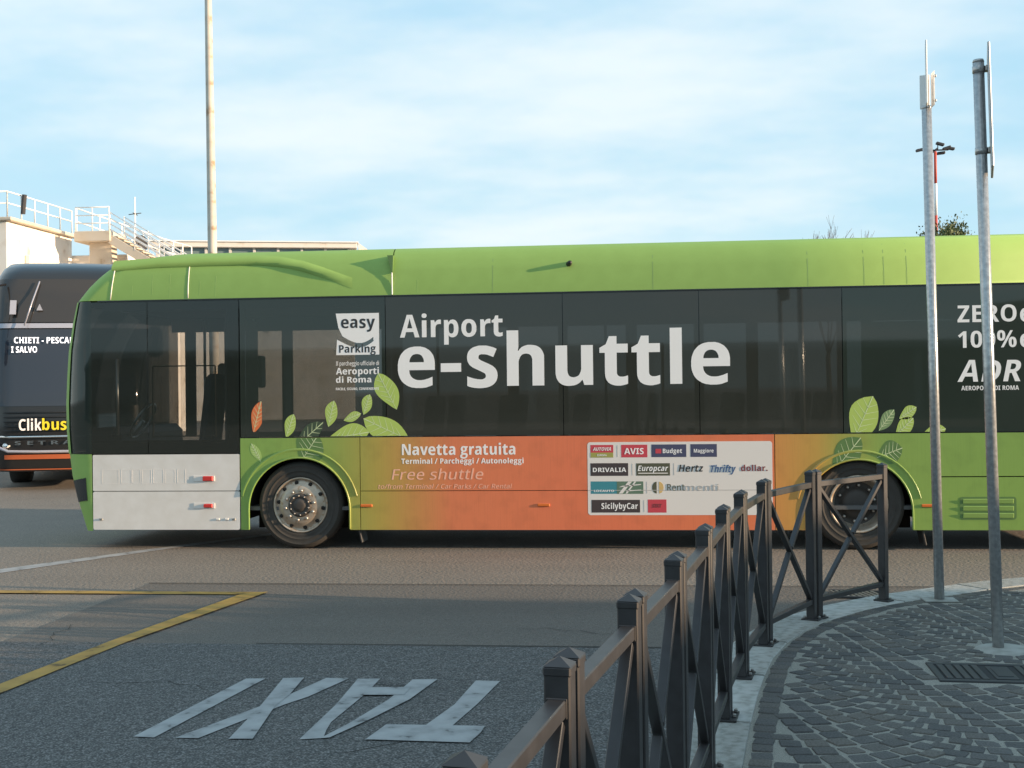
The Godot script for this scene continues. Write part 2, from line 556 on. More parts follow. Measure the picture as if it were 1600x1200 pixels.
func ground():
	var road := setting("road")
	var xs := [-500.0, -200.0, -80.0, -40.0] + steps(-24.0, 8.0, 0.4) + [14.0, 30.0, 80.0, 200.0, 500.0]
	var zs := [-500.0, -200.0, -90.0, -50.0] + steps(-34.0, 2.0, 0.4) + [10.0, 30.0, 60.0, 200.0, 500.0]
	ground_sheet("asphalt", xs, zs, 0.0, M.asphalt, road, 2, 0.34)
	ground_sheet("asphalt_patch", steps(-4.4, 12.0, 0.3), steps(-10.52, -7.9, 0.3), 0.004, M.asphalt_patch, road, 5, 0.3)
	ground_sheet("asphalt_patch", steps(-9.0, 2.0, 0.3), steps(-7.98, 3.0, 0.3), 0.008, M.asphalt_near, road, 9, 0.32)
	# joints between the patches: narrow tar seams
	flat_poly("tar_seam", [[-4.4, -10.53], [6.0, -10.55], [6.0, -10.515], [-4.4, -10.50]], 0.010, M.chassis, road)
	flat_poly("tar_seam", [[-2.6, -8.005], [1.2, -8.02], [1.2, -7.995], [-2.6, -7.985]], 0.0105, M.chassis, road)
	var y := 0.0115
	flat_poly("painted_line", [[-9.0, -10.07], [-3.16, -10.06], [-3.40, -9.93], [-9.0, -9.94]], y, M.yellow_paint, road)
	flat_poly("painted_line", [[-3.18, -10.055], [-3.16, -10.06], [-3.50, -8.0], [-3.63, -6.55], [-3.80, -4.0], [-3.95, -4.0], [-3.76, -6.66], [-3.63, -8.0], [-3.36, -9.92]], y + 0.003, M.yellow_paint, road)
	flat_poly("painted_line", [[-9.0, -9.93], [-6.26, -11.36], [-5.34, -12.92], [-4.2, -14.8], [-4.05, -14.75], [-5.18, -12.9], [-6.12, -11.12], [-9.0, -9.62]], 0.004, M.white_paint, road)
	var cr := RandomNumberGenerator.new()
	cr.seed = 42
	for k in [[-3.3, -6.9, 0.3, 9], [-1.9, -6.95, 0.1, 8], [-1.6, -5.55, -0.2, 10], [-4.2, -8.6, 1.2, 9], [-0.9, -8.6, 0.05, 12], [0.4, -11.5, 0.03, 14], [-2.6, -11.9, -0.1, 12]]:
		var p := Vector2(k[0], k[1])
		var dir: float = k[2]
		var left := []
		var right := []
		for i in int(k[3]):
			var t := Vector2(cos(dir), sin(dir))
			var wd := 0.0035 * (1.0 - absf(i / float(k[3]) - 0.5)) * cr.randf_range(0.6, 1.3)
			left.append([p.x - t.y * wd, p.y + t.x * wd])
			right.push_front([p.x + t.y * wd, p.y - t.x * wd])
			p += t * cr.randf_range(0.06, 0.16)
			dir = k[2] + cr.randf_range(-0.7, 0.7)
		flat_poly("crack", left + right, 0.0098, M.chassis, road)
	# the word TAXI, read from the far side
	var word := TAXI
	for k in word.size():
		for piece in word[k].size():
			flat_poly("painted_letter", word[k][piece], y + 0.001 + 0.002 * piece, M.white_paint, road)

var TAXI := [
	[[[-2.505, -5.778], [-2.336, -6.997], [-2.221, -7.004], [-2.395, -5.768]]],
	[[[-2.288, -5.770], [-2.001, -6.524], [-1.863, -7.040], [-1.726, -7.032], [-1.849, -6.603], [-1.932, -6.426], [-2.055, -6.098], [-2.172, -5.772]], [[-2.016, -5.765], [-2.058, -6.418], [-2.116, -7.010], [-1.996, -7.032], [-1.966, -6.632], [-1.975, -6.390], [-1.898, -5.773]]],
	[[[-1.669, -5.782], [-1.653, -6.443], [-1.671, -7.027], [-1.540, -7.042], [-1.542, -6.729], [-1.591, -6.097], [-1.578, -5.950], [-1.557, -5.812]], [[-1.570, -5.800], [-1.493, -6.073], [-1.388, -6.561], [-1.342, -7.022], [-1.197, -7.038], [-1.274, -6.568], [-1.408, -6.138], [-1.527, -5.819]], [[-1.562, -6.817], [-1.315, -6.831], [-1.323, -6.656], [-1.559, -6.642]]],
	[[[-1.101, -6.050], [-1.013, -6.481], [-0.970, -7.027], [-0.827, -7.019], [-0.892, -6.489], [-0.963, -6.053]], [[-1.344, -5.798], [-1.298, -6.067], [-0.795, -6.070], [-0.800, -5.955], [-0.831, -5.778]]],
]

func pavement():
	var c := kerb_curve()
	c.bake_interval = 0.03
	var total := c.get_baked_length()
	# kerb stones, each its own block
	var kerb := setting("kerb")
	var s0 := 0.0
	var k := 0
	var r := RandomNumberGenerator.new()
	r.seed = 77
	while s0 < total - 0.5:
		var long := r.randf_range(0.78, 1.02)
		var a := c.sample_baked(s0 + 0.004)
		var b := c.sample_baked(s0 + long - 0.004)
		var mid := c.sample_baked(s0 + long * 0.5)
		var sh := Shape.new()
		var ring := []
		for q in [s0 + 0.007, s0 + long * 0.5, s0 + long - 0.007]:
			var p := c.sample_baked(q)
			var t := (c.sample_baked(q + 0.02) - c.sample_baked(q - 0.02)).normalized()
			var n := Vector2(t.y, -t.x)          # towards the road
			if n.x > 0.0 and q < total * 0.3: n = -n
			ring.append([p, n])
		var top := KERB + r.randf_range(-0.004, 0.004)
		var wide := 0.32
		var rows := []
		for e in ring:
			var p: Vector2 = e[0]
			var n: Vector2 = e[1]
			var o := p + n * wide
			rows.append([Vector3(p.x, top - 0.16, p.y), Vector3(p.x, top - 0.006, p.y), Vector3(p.x + n.x * 0.006, top, p.y + n.y * 0.006), Vector3(o.x - n.x * 0.02, top, o.y - n.y * 0.02), Vector3(o.x - n.x * 0.005, top - 0.007, o.y - n.y * 0.005), Vector3(o.x, top - 0.025, o.y), Vector3(o.x, top - 0.16, o.y)])
		var centre := Vector3(mid.x, top - 0.08, mid.y) + Vector3(ring[1][1].x, 0, ring[1][1].y) * wide * 0.5
		for i in 2:
			for j in 6:
				var f: Vector3 = (rows[i][j] + rows[i + 1][j + 1]) * 0.5 - centre
				if j == 2: f = Vector3.UP
				sh.quad(rows[i][j], rows[i + 1][j], rows[i + 1][j + 1], rows[i][j + 1], f)
		for e in [0, 2]:
			for j in range(1, 6):
				sh.tri(rows[e][0], rows[e][j], rows[e][j + 1], rows[e][1] - rows[1][1])
		obj("kerb_stone", sh, M["kerb%d" % (k % 3)], kerb)
		s0 += long
		k += 1

	# bedding between kerb and back of the pavement
	var pave := setting("pavement")
	var line := []
	for i in int(total / 0.12) + 1:
		line.append(c.sample_baked(minf(i * 0.12, total)))
	var bed := Shape.new()
	for i in line.size() - 1:
		var p: Vector2 = line[i]
		var q: Vector2 = line[i + 1]
		bed.quad(Vector3(p.x, KERB - 0.0042, p.y), Vector3(q.x, KERB - 0.0042, q.y), Vector3(16.0, KERB - 0.0042, q.y + 0.01 * i), Vector3(16.0, KERB - 0.0042, p.y + 0.01 * (i - 1)), Vector3.UP)
	obj("mortar_bed", bed, M.mortar, pave)

	# sett variants
	var setts := []
	for n in 8:
		var sh := Shape.new()
		var h := 0.0520
		var cs := []
		for q in [[-1, -1], [1, -1], [1, 1], [-1, 1]]:
			cs.append(Vector2(q[0] * h + r.randf_range(-0.006, 0.005) * q[0], q[1] * h + r.randf_range(-0.006, 0.005) * q[1]))
		# eight-sided outline with rounded-off corners, a bevel and short sides
		var outl := []
		for i in 4:
			var p: Vector2 = cs[i]
			var pa: Vector2 = cs[(i + 3) % 4]
			var pb: Vector2 = cs[(i + 1) % 4]
			outl.append(p.lerp(pa, r.randf_range(0.04, 0.11))); outl.append(p.lerp(pb, r.randf_range(0.04, 0.11)))
		var tops := []
		for i in 8:
			var p: Vector2 = outl[i]
			tops.append(Vector3(p.x * 0.94, 0.0 + r.randf_range(-0.0015, 0.0015), p.y * 0.94))
		for i in 8:
			var j := (i + 1) % 8
			var p: Vector2 = outl[i]
			var q: Vector2 = outl[j]
			sh.tri(Vector3(0, 0.001, 0), tops[i], tops[j], Vector3.UP)
			sh.quad(tops[i], tops[j], Vector3(q.x, -0.006, q.y), Vector3(p.x, -0.006, p.y), Vector3(p.x, 0.03, p.y))
			sh.quad(Vector3(p.x, -0.006, p.y), Vector3(q.x, -0.006, q.y), Vector3(q.x, -0.03, q.y), Vector3(p.x, -0.03, p.y), Vector3(p.x, 0, p.y))
		setts.append(sh.mesh())

	# where stones lie: a border row along the kerb, then arcs side by side
	var spots := []
	var d := 0.118
	var border := 0.07
	var s1 := 0.5
	while s1 < total - 1.0:
		var p := c.sample_baked(s1)
		var t := (c.sample_baked(s1 + 0.02) - c.sample_baked(s1 - 0.02)).normalized()
		var inward := Vector2(-t.y, t.x)
		var at := p + inward * border
		spots.append([at, t.angle()])
		s1 += 0.106
	var col := 0.98
	var turn := deg_to_rad(-10.0)
	var ax := Vector2(cos(turn), sin(turn))
	var az := Vector2(-sin(turn), cos(turn))
	var base := Vector2(0.76, -5.5)
	var radius := col / 2.0 / sin(deg_to_rad(40.0))
	for ci in range(-2, 8):
		for rr in range(-48, 48):
			# one arc: stones from flank to flank
			var count := 9
			for si in count:
				var ang := deg_to_rad(lerpf(-40.0, 40.0, (si + 0.5) / count))
				var lx := ci * col + radius * sin(ang)
				var lz := rr * 0.114 + radius * (cos(ang) - 0.85)
				var at := base + ax * lx + az * lz
				spots.append([at, turn - ang, cos(ang)])
	var cover_at := Vector2(1.95, -6.90)
	var loose := []
	var seen := {}
	var grid := {}
	for e in spots:
		var at: Vector2 = e[0]
		if at.x > 6.0 or at.y > -0.5 or at.y < -11.0:
			continue
		if e.size() > 2:
			var off := c.get_closest_offset(at)
			var near := c.sample_baked(off)
			var t := (c.sample_baked(off + 0.02) - c.sample_baked(off - 0.02)).normalized()
			var inward := Vector2(-t.y, t.x)
			if (at - near).dot(inward) < border + 0.078:
				continue
			if absf(at.x - cover_at.x - 0.0) < 0.405 and absf(at.y - cover_at.y) < 0.265:
				continue
			if at.distance_to(Vector2(2.117, -7.556)) < 0.16 or at.distance_to(Vector2(2.171, -9.224)) < 0.13:
				continue
			if at.distance_to(Vector2(2.0, -6.35)) < 0.05:
				continue
			if (at - near).dot(inward) < border + 0.11:
				e[2] *= 0.84
			# no two stones in the same place where arcs meet
			var cell := Vector2i(floori(at.x / 0.1), floori(at.y / 0.1))
			var clash := false
			for gx in range(-1, 2):
				for gy in range(-1, 2):
					for other in grid.get(cell + Vector2i(gx, gy), []):
						if at.distance_to(other) < 0.070:
							clash = true
			if clash:
				continue
			if not grid.has(cell): grid[cell] = []
			grid[cell].append(at)
		loose.append(e)
	# the nearest stones in view are single parts
	var eye := Vector2.ZERO
	var inview := func(at: Vector2) -> bool:
		var fw := Vector2(-sin(0.104748), -cos(0.104748))
		var rt := Vector2(cos(0.104748), -sin(0.104748))
		var dep := at.dot(fw)
		return dep > 4.75 and at.dot(rt) / dep < 0.43
	loose.sort_custom(func(a, b): return a[0].length() < b[0].length())
	var rest := SurfaceTool.new()
	rest.begin(Mesh.PRIMITIVE_TRIANGLES)
	var rests := []
	for i in 5:
		var s := SurfaceTool.new()
		s.begin(Mesh.PRIMITIVE_TRIANGLES)
		rests.append(s)
	var single := 0
	for e in loose:
		var at: Vector2 = e[0]
		var bs := Basis(Vector3.UP, -float(e[1]) + r.randf_range(-0.09, 0.09)) * Basis(Vector3(1, 0, 0), r.randf_range(-0.02, 0.02)) * Basis(Vector3(0, 0, 1), r.randf_range(-0.02, 0.02))
		bs = bs.scaled_local(Vector3(r.randf_range(0.95, 1.05), 1.0, r.randf_range(0.95, 1.04) * (e[2] if e.size() > 2 else 0.97)))
		var tr := Transform3D(bs, Vector3(at.x + r.randf_range(-0.004, 0.004), KERB + r.randf_range(-0.003, 0.003), at.y + r.randf_range(-0.004, 0.004)))
		var me: Mesh = setts[r.randi() % setts.size()]
		var mi := r.randi() % 5
		if inview.call(at) and single < 300:
			single += 1
			var o := MeshInstance3D.new()
			o.name = "stone"
			o.mesh = me
			o.material_override = M["cobble%d" % mi]
			pave.add_child(o, true)
			o.transform = tr
		else:
			rests[mi].append_from(me, 0, tr)
	for i in 5:
		var o := MeshInstance3D.new()
		o.name = "stones"
		o.mesh = rests[i].commit()
		o.material_override = M["cobble%d" % i]
		o.set_meta("kind", "stuff")
		pave.add_child(o, true)

	# cast-iron cover with ribs, set in a concrete surround
	var cv := thing("access_cover", "ribbed cast iron access cover set in the grey cobbled pavement", "cover", Vector3(cover_at.x, KERB, cover_at.y), deg_to_rad(-3.0))
	var fr := Shape.new()
	for q in [[0.0, -0.20, 0.73, 0.04], [0.0, 0.20, 0.73, 0.04]]:
		fr.box(Vector3(q[0], -0.004, q[1]), Vector3(q[2], 0.02, q[3]), 0.003)
	for q in [-0.347, 0.347]:
		fr.box(Vector3(q, -0.004, 0), Vector3(0.035, 0.0196, 0.36), 0.003)
	obj("surround", fr, M.iron, cv)
	var pl := Shape.new()
	pl.box(Vector3(0, -0.006, 0), Vector3(0.655, 0.012, 0.355), 0.002)
	obj("plate", pl, M.iron_dark, cv)
	for i in 14:
		var x := -0.30 + 0.6 * i / 13.0
		if absf(x) < 0.075: continue
		var rb := Shape.new()
		rb.box(Vector3(x, 0.003, 0), Vector3(0.034, 0.007, 0.33), 0.002)
		obj("rib", rb, M.iron, cv)
	var em := Shape.new()
	em.box(Vector3(0, 0.002, 0), Vector3(0.12, 0.005, 0.30), 0.002)
	em.box(Vector3(0, 0.006, 0), Vector3(0.08, 0.004, 0.2), 0.002)
	obj("badge", em, M.iron, cv)

	# storm drain in the gutter by the last fence panel
	var dg := thing("drain_grate", "iron storm drain grate in the gutter beside the kerb", "drain grate", Vector3(1.73, 0.006, -10.1), deg_to_rad(-8.0))
	var df := Shape.new()
	df.box(Vector3(0, 0.009, -0.155), Vector3(0.44, 0.018, 0.03), 0.003)
	df.box(Vector3(0, 0.009, 0.155), Vector3(0.44, 0.018, 0.03), 0.003)
	df.box(Vector3(-0.205, 0.009, 0), Vector3(0.03, 0.0176, 0.28), 0.003)
	df.box(Vector3(0.205, 0.009, 0), Vector3(0.03, 0.0176, 0.28), 0.003)
	obj("rim", df, M.iron, dg)
	var dp := Shape.new()
	dp.box(Vector3(0, 0.004, 0), Vector3(0.38, 0.004, 0.28))
	obj("pit", dp, M.iron_dark, dg)
	for i in 8:
		var bb := Shape.new()
		bb.box(Vector3(-0.165 + 0.047 * i, 0.012, 0), Vector3(0.022, 0.012, 0.28), 0.002, Basis(Vector3.UP, 0.35))
		obj("bar", bb, M.bolt, dg)

# ---------------------------------------------------------------- fence
func fence():
	var pts := [Vector2(1.765, -9.19), Vector2(1.16, -8.46), Vector2(0.745, -7.61), Vector2(0.540, -6.765), Vector2(0.388, -5.91), Vector2(0.256, -5.06), Vector2(0.115, -4.19), Vector2(-0.028, -3.39), Vector2(-0.168, -2.60), Vector2(-0.285, -1.83), Vector2(-0.41, -1.0)]
	var where := ["farthest, in front of the rear bus wheel", "second from the far end", "third from the far end", "fourth from the far end", "fifth from the far end", "sixth from the far end", "seventh from the far end", "third from the camera", "second from the camera", "nearest the camera"]
	var H := 1.024
	for i in pts.size() - 1:
		var a := Vector3(pts[i].x, KERB, pts[i].y)
		var b := Vector3(pts[i + 1].x, KERB, pts[i + 1].y)
		var d := (b - a).normalized()
		var side := d.cross(Vector3.UP).normalized()
		var t := thing("fence_panel", "dark grey crossed-bar steel fence panel, " + where[i], "fence", (a + b) * 0.5, 0.0, "crossed bar fence panels along the kerb")
		var mid := (a + b) * 0.5
		var bs := Basis(side, Vector3.UP, d)
		var ends := [a + d * 0.046 - mid, b - d * 0.046 - mid]
		if i == 0: ends[0] = a - mid
		for e: Vector3 in ends:
			var ps := Shape.new()
			ps.box(e + Vector3(0, 0.497, 0), Vector3(0.057, 0.978, 0.057), 0.004, bs)
			var post := obj("post", ps, M.fence, t)
			var cp := Shape.new()
			cp.box(e + Vector3(0, 0.990, 0), Vector3(0.061, 0.022, 0.061), 0.004, bs)
			var apex := e + Vector3(0, H - 0.006, 0)
			var cs := []
			for q in [[-1, -1], [1, -1], [1, 1], [-1, 1]]:
				cs.append(e + bs * Vector3(q[0] * 0.0300, 0, q[1] * 0.0300) + Vector3(0, 1.0005, 0))
			for k in 4:
				cp.tri(cs[k], cs[(k + 1) % 4], apex, (cs[k] + cs[(k + 1) % 4]) * 0.5 - e)
			obj("cap", cp, M.fence, post)
			var bp := Shape.new()
			bp.box(e + Vector3(0, 0.005, 0), Vector3(0.12, 0.010, 0.088), 0.002, bs)
			obj("base_plate", bp, M.fence, post)
			for q in [-1.0, 1.0]:
				var bo := Shape.new()
				bo.box(e + bs * Vector3(0.045 * q, 0, 0.02 * q) + Vector3(0, 0.018, 0), Vector3(0.018, 0.018, 0.018), 0.004, bs)
				obj("bolt", bo, M.bolt, post)
		var e0: Vector3 = ends[0] + d * 0.030
		var e1: Vector3 = ends[1] - d * 0.030
		var tr := Shape.new()
		tr.bar(e0 + Vector3(0, 0.915, 0), e1 + Vector3(0, 0.915, 0), 0.040, 0.038, 0.003)
		var rail := obj("top_rail", tr, M.fence, t)
		for e: Vector3 in [e0 + d * 0.002, e1 - d * 0.002]:
			var wd := Shape.new()
			wd.box(e + Vector3(0, 0.915, 0), Vector3(0.045, 0.043, 0.005), 0.0015, bs)
			obj("weld_bead", wd, M.fence, rail)
		var br := Shape.new()
		br.bar(e0 + Vector3(0, 0.125, 0), e1 + Vector3(0, 0.125, 0), 0.040, 0.034, 0.003)
		obj("bottom_rail", br, M.fence, t)
		var c0 := Shape.new()
		c0.bar(e0 + d * 0.004 + Vector3(0, 0.155, 0), e1 - d * 0.004 + Vector3(0, 0.885, 0), 0.034, 0.026, 0.002)
		obj("cross_bar", c0, M.fence, t)
		var mid2 := Vector3(0, 0.52, 0) + (e0 + e1) * 0.5
		for q in [[e0 + d * 0.004 + Vector3(0, 0.885, 0), 1.0], [e1 - d * 0.004 + Vector3(0, 0.155, 0), 1.0]]:
			var to: Vector3 = mid2 + (q[0] - mid2).normalized() * 0.022
			var c1 := Shape.new()
			c1.bar(q[0], to, 0.0325, 0.026, 0.002)
			obj("cross_bar", c1, M.fence, t)
		var jn := Shape.new()
		jn.box(mid2 + bs * Vector3(0.018, 0, 0), Vector3(0.006, 0.018, 0.018), 0.002, bs)
		obj("rivet", jn, M.bolt, t)

# ---------------------------------------------------------------- sign poles
func poles():
	var p1 := thing("sign_pole", "galvanised sign pole with white plate seen edge on, beside the kerb", "pole", Vector3(2.171, KERB, -9.224), 0.0, "galvanised sign poles on the pavement")
	var lean := Vector3(-0.0125, 1, 0).normalized()
	var s := Shape.new(true)
	s.tube([Vector3(0, -0.02, 0), lean * 1.6, lean * 3.62], 0.0355, 20)
	obj("tube", s, M.galvanised, p1)
	var f := Shape.new()
	f.box(Vector3(0, 0.004, 0), Vector3(0.24, 0.012, 0.17), 0.004)
	obj("footing", f, M.concrete, p1)
	var top := lean * 3.62
	var s2 := Shape.new()
	s2.box(top + Vector3(-0.004, 0.235, 0.02), Vector3(0.012, 0.46, 0.30), 0.003, Basis(Vector3.UP, -0.215))
	obj("sign_plate", s2, M.sign_white, p1)
	var s3 := Shape.new()
	s3.box(top + Vector3(0.0, 0.135, -0.05), Vector3(0.07, 0.25, 0.02), 0.003, Basis(Vector3.UP, -0.3))
	s3.box(top + Vector3(0.040, 0.135, 0.03), Vector3(0.004, 0.25, 0.10), 0.001)
	obj("bracket", s3, M.sign_white, p1)
	for q in [-0.09, 0.09]:
		var b := Shape.new()
		b.box(top + Vector3(0.048, 0.135 + q, 0.06), Vector3(0.02, 0.02, 0.02), 0.004)
		obj("bolt", b, M.bolt, p1)
	var cap := Shape.new(true)
	cap.tube([top, top + Vector3(0, 0.02, 0)], [0.0365, 0.03], 20)
	obj("cap", cap, M.galvanised, p1)

	var p2 := thing("sign_pole", "galvanised sign pole with grey plate seen edge on, beside the iron cover", "pole", Vector3(2.117, KERB, -7.556), 0.0, "galvanised sign poles on the pavement")
	var lean2 := Vector3(-0.0200, 1, 0).normalized()
	var t := Shape.new(true)
	t.tube([Vector3(0, -0.02, 0), lean2 * 1.6, lean2 * 3.52], 0.0330, 24)
	obj("tube", t, M.galvanised, p2)
	var f2 := Shape.new(true)
	f2.tube([Vector3(0.03, -0.012, 0.03), Vector3(0.03, 0.008, 0.03)], [0.19, 0.15], 14)
	obj("footing", f2, M.concrete, p2)
	var at := lean2 * 3.22
	var pl := Shape.new()
	pl.box(at + Vector3(0.060, 0.0, 0.0), Vector3(0.014, 0.73, 0.45), 0.003, Basis(Vector3.UP, -0.262) * Basis(Vector3(0, 0, 1), 0.02))
	obj("sign_plate", pl, M.sign_back, p2)
	for q in [-0.235, 0.255]:
		var cl := Shape.new(true)
		cl.tube([lean2 * (3.22 + q - 0.02), lean2 * (3.22 + q + 0.02)], 0.0360, 20)
		var co := obj("clamp", cl, M.galvanised, p2)
		var b := Shape.new()
		b.box(lean2 * (3.22 + q) + Vector3(0.045, 0, 0.02), Vector3(0.03, 0.035, 0.05), 0.004)
		obj("bolt", b, M.bolt, co)
	var cap2 := Shape.new(true)
	cap2.tube([lean2 * 3.52, lean2 * 3.535], [0.0345, 0.030], 20)
	obj("cap", cap2, M.galvanised, p2)

# ---------------------------------------------------------------- the shuttle bus
# bus shapes are written in metres along the street (x) and up (y); z = 0 is the near side, negative goes into the bus
const BUS_MID := -0.385
const BUS_SIDE := -12.878
const BUS_WIDE := 2.55
const FRONT := [[0.20, -6.13], [0.45, -6.25], [0.80, -6.39], [1.20, -6.47], [1.69, -6.48], [2.20, -6.42], [2.68, -6.29], [2.95, -6.11], [3.10, -5.96], [3.18, -5.78], [3.235, -5.55], [3.262, -5.30]]
const SIDE := [[0.20, -0.015], [0.55, 0.0], [2.74, 0.0], [2.90, -0.012], [3.05, -0.040], [3.15, -0.080], [3.22, -0.13], [3.262, -0.21]]

func along(table: Array, y: float) -> float:
	for i in table.size() - 1:
		if y <= table[i + 1][0]:
			return lerpf(table[i][1], table[i + 1][1], clampf((y - table[i][0]) / (table[i + 1][0] - table[i][0]), 0.0, 1.0))
	return table[-1][1]

func bus_ring(y: float, x_end: float, from_deg := -1.0, to_deg := -1.0) -> Array:
	# the outline at height y from x_end on the near side round the front to x_end on the far side; or only the near corner between two angles
	var xf := along(FRONT, y)
	var zs := along(SIDE, y)
	var r := maxf(0.09, -6.03 - xf) if y < 2.76 else lerpf(0.22, 0.40, clampf((y - 2.76) / 0.5, 0.0, 1.0))
	var out := []
	var corner := func(a: float, far: bool) -> Vector3:
		var x := xf + r - r * sin(a) - BUS_MID
		var z := zs - r + r * cos(a)
		return Vector3(x, y, -BUS_WIDE - z if far else z)
	if from_deg >= 0.0:
		for k in 9:
			out.append(corner.call(deg_to_rad(lerpf(from_deg, to_deg, k / 8.0)), false))
		return out
	out.append(Vector3(maxf(x_end, xf + r + 0.001) - BUS_MID, y, zs))
	for k in 9:
		out.append(corner.call(PI / 2 * k / 8.0, false))
	out.append(Vector3(xf - 0.05 - BUS_MID, y, -BUS_WIDE * 0.5))
	for k in 9:
		out.append(corner.call(PI / 2 * (8 - k) / 8.0, true))
	out.append(Vector3(maxf(x_end, xf + r + 0.001) - BUS_MID, y, -BUS_WIDE - zs))
	return out

func loft(rings: Array, close_top := false) -> Shape:
	var s := Shape.new(true)
	for i in rings.size() - 1:
		for k in rings[i].size() - 1:
			var a: Vector3 = rings[i][k]
			var b: Vector3 = rings[i][k + 1]
			var c: Vector3 = rings[i + 1][k + 1]
			var d: Vector3 = rings[i + 1][k]
			var o := (a + c) * 0.5 - Vector3(1.0 - 3.0, 1.2, -BUS_WIDE * 0.5)
			s.quad(a, b, c, d, o)
	if close_top:
		var top: Array = rings[-1]
		var mid := Vector3.ZERO
		for p: Vector3 in top: mid += p
		mid = mid / top.size() + Vector3(0, 0.03, 0)
		for k in top.size():
			s.tri(mid, top[k], top[(k + 1) % top.size()], Vector3.UP)
	return s

func uv_bus(w: Vector2) -> Vector2:
	return Vector2((w.x + BUS_MID + 6.4) / 12.0, 1.0 - w.y / 1.3)

func shift(poly: PackedVector2Array) -> PackedVector2Array:
	var out := PackedVector2Array()
	for p in poly:
		out.append(Vector2(p.x - BUS_MID, p.y))
	return out

func arch_cut(cx: float, cy: float, r: float) -> PackedVector2Array:
	var out := PackedVector2Array()
	out.append(Vector2(cx - r, -0.2))
	for k in 33:
		var t := PI - PI * k / 32.0
		out.append(Vector2(cx + cos(t) * r, cy + sin(t) * r))
	out.append(Vector2(cx + r, -0.2))
	return out

func leaf_outline(x0: float, y0: float, x1: float, y1: float, wide: float) -> PackedVector2Array:
	var a := Vector2(x0, y0)
	var b := Vector2(x1, y1)
	var n := (b - a).orthogonal().normalized() * wide * 0.5
	var out := PackedVector2Array()
	for k in 13:
		var t := k / 12.0
		out.append(a.lerp(b, t) + n * (pow(sin(PI * pow(t, 0.85)), 0.85) * 1.0 + 0.10 * sin(TAU * t)))
	for k in range(11, 0, -1):
		var t := k / 12.0
		out.append(a.lerp(b, t) - n * (pow(sin(PI * pow(t, 0.85)), 0.85) * 1.0 - 0.10 * sin(TAU * t)))
	return out

func printed_leaf(d: Array, parent: Node, z: float, clip: PackedVector2Array, cuts: Array):
	var whole := leaf_outline(d[1], d[2], d[3], d[4], d[5])
	if Geometry2D.is_polygon_clockwise(whole): whole.reverse()
	var cut := Geometry2D.intersect_polygons(whole, clip)
	for c in cuts:
		if not cut.is_empty():
			cut = Geometry2D.clip_polygons(cut[0], c)
	if cut.is_empty(): return
	var s := Shape.new()
	for p in cut:
		s.plate(shift(p), z, z - 0.002, null, false)
	var o := obj("printed_leaf", s, M["leaf_" + d[0]], parent)
	# midrib and side veins
	var a := Vector2(d[1], d[2])
	var b := Vector2(d[3], d[4])
	var ax := (b - a)
	var n := ax.orthogonal().normalized()
	var v := Shape.new()
	var lines := [[a, b, 0.0045]]
	for k in 5:
		var t := 0.25 + 0.14 * k
		for sg in [-1.0, 1.0]:
			var p := a.lerp(b, t)
			lines.append([p, p - ax * 0.16 + n * sg * d[5] * 0.43 * sin(PI * minf(t, 0.9)), 0.003])
	for l in lines:
		var t2: Vector2 = (l[1] - l[0]).orthogonal().normalized() * l[2]
		var strip := PackedVector2Array([l[0] + t2, l[1] + t2 * 0.4, l[1] - t2 * 0.4, l[0] - t2])
		if Geometry2D.is_polygon_clockwise(strip): strip.reverse()
		for p in Geometry2D.intersect_polygons(strip, cut[0]):
			v.plate(shift(p), z + 0.0012, z, null, false)
	obj("vein", v, M.vein, o)

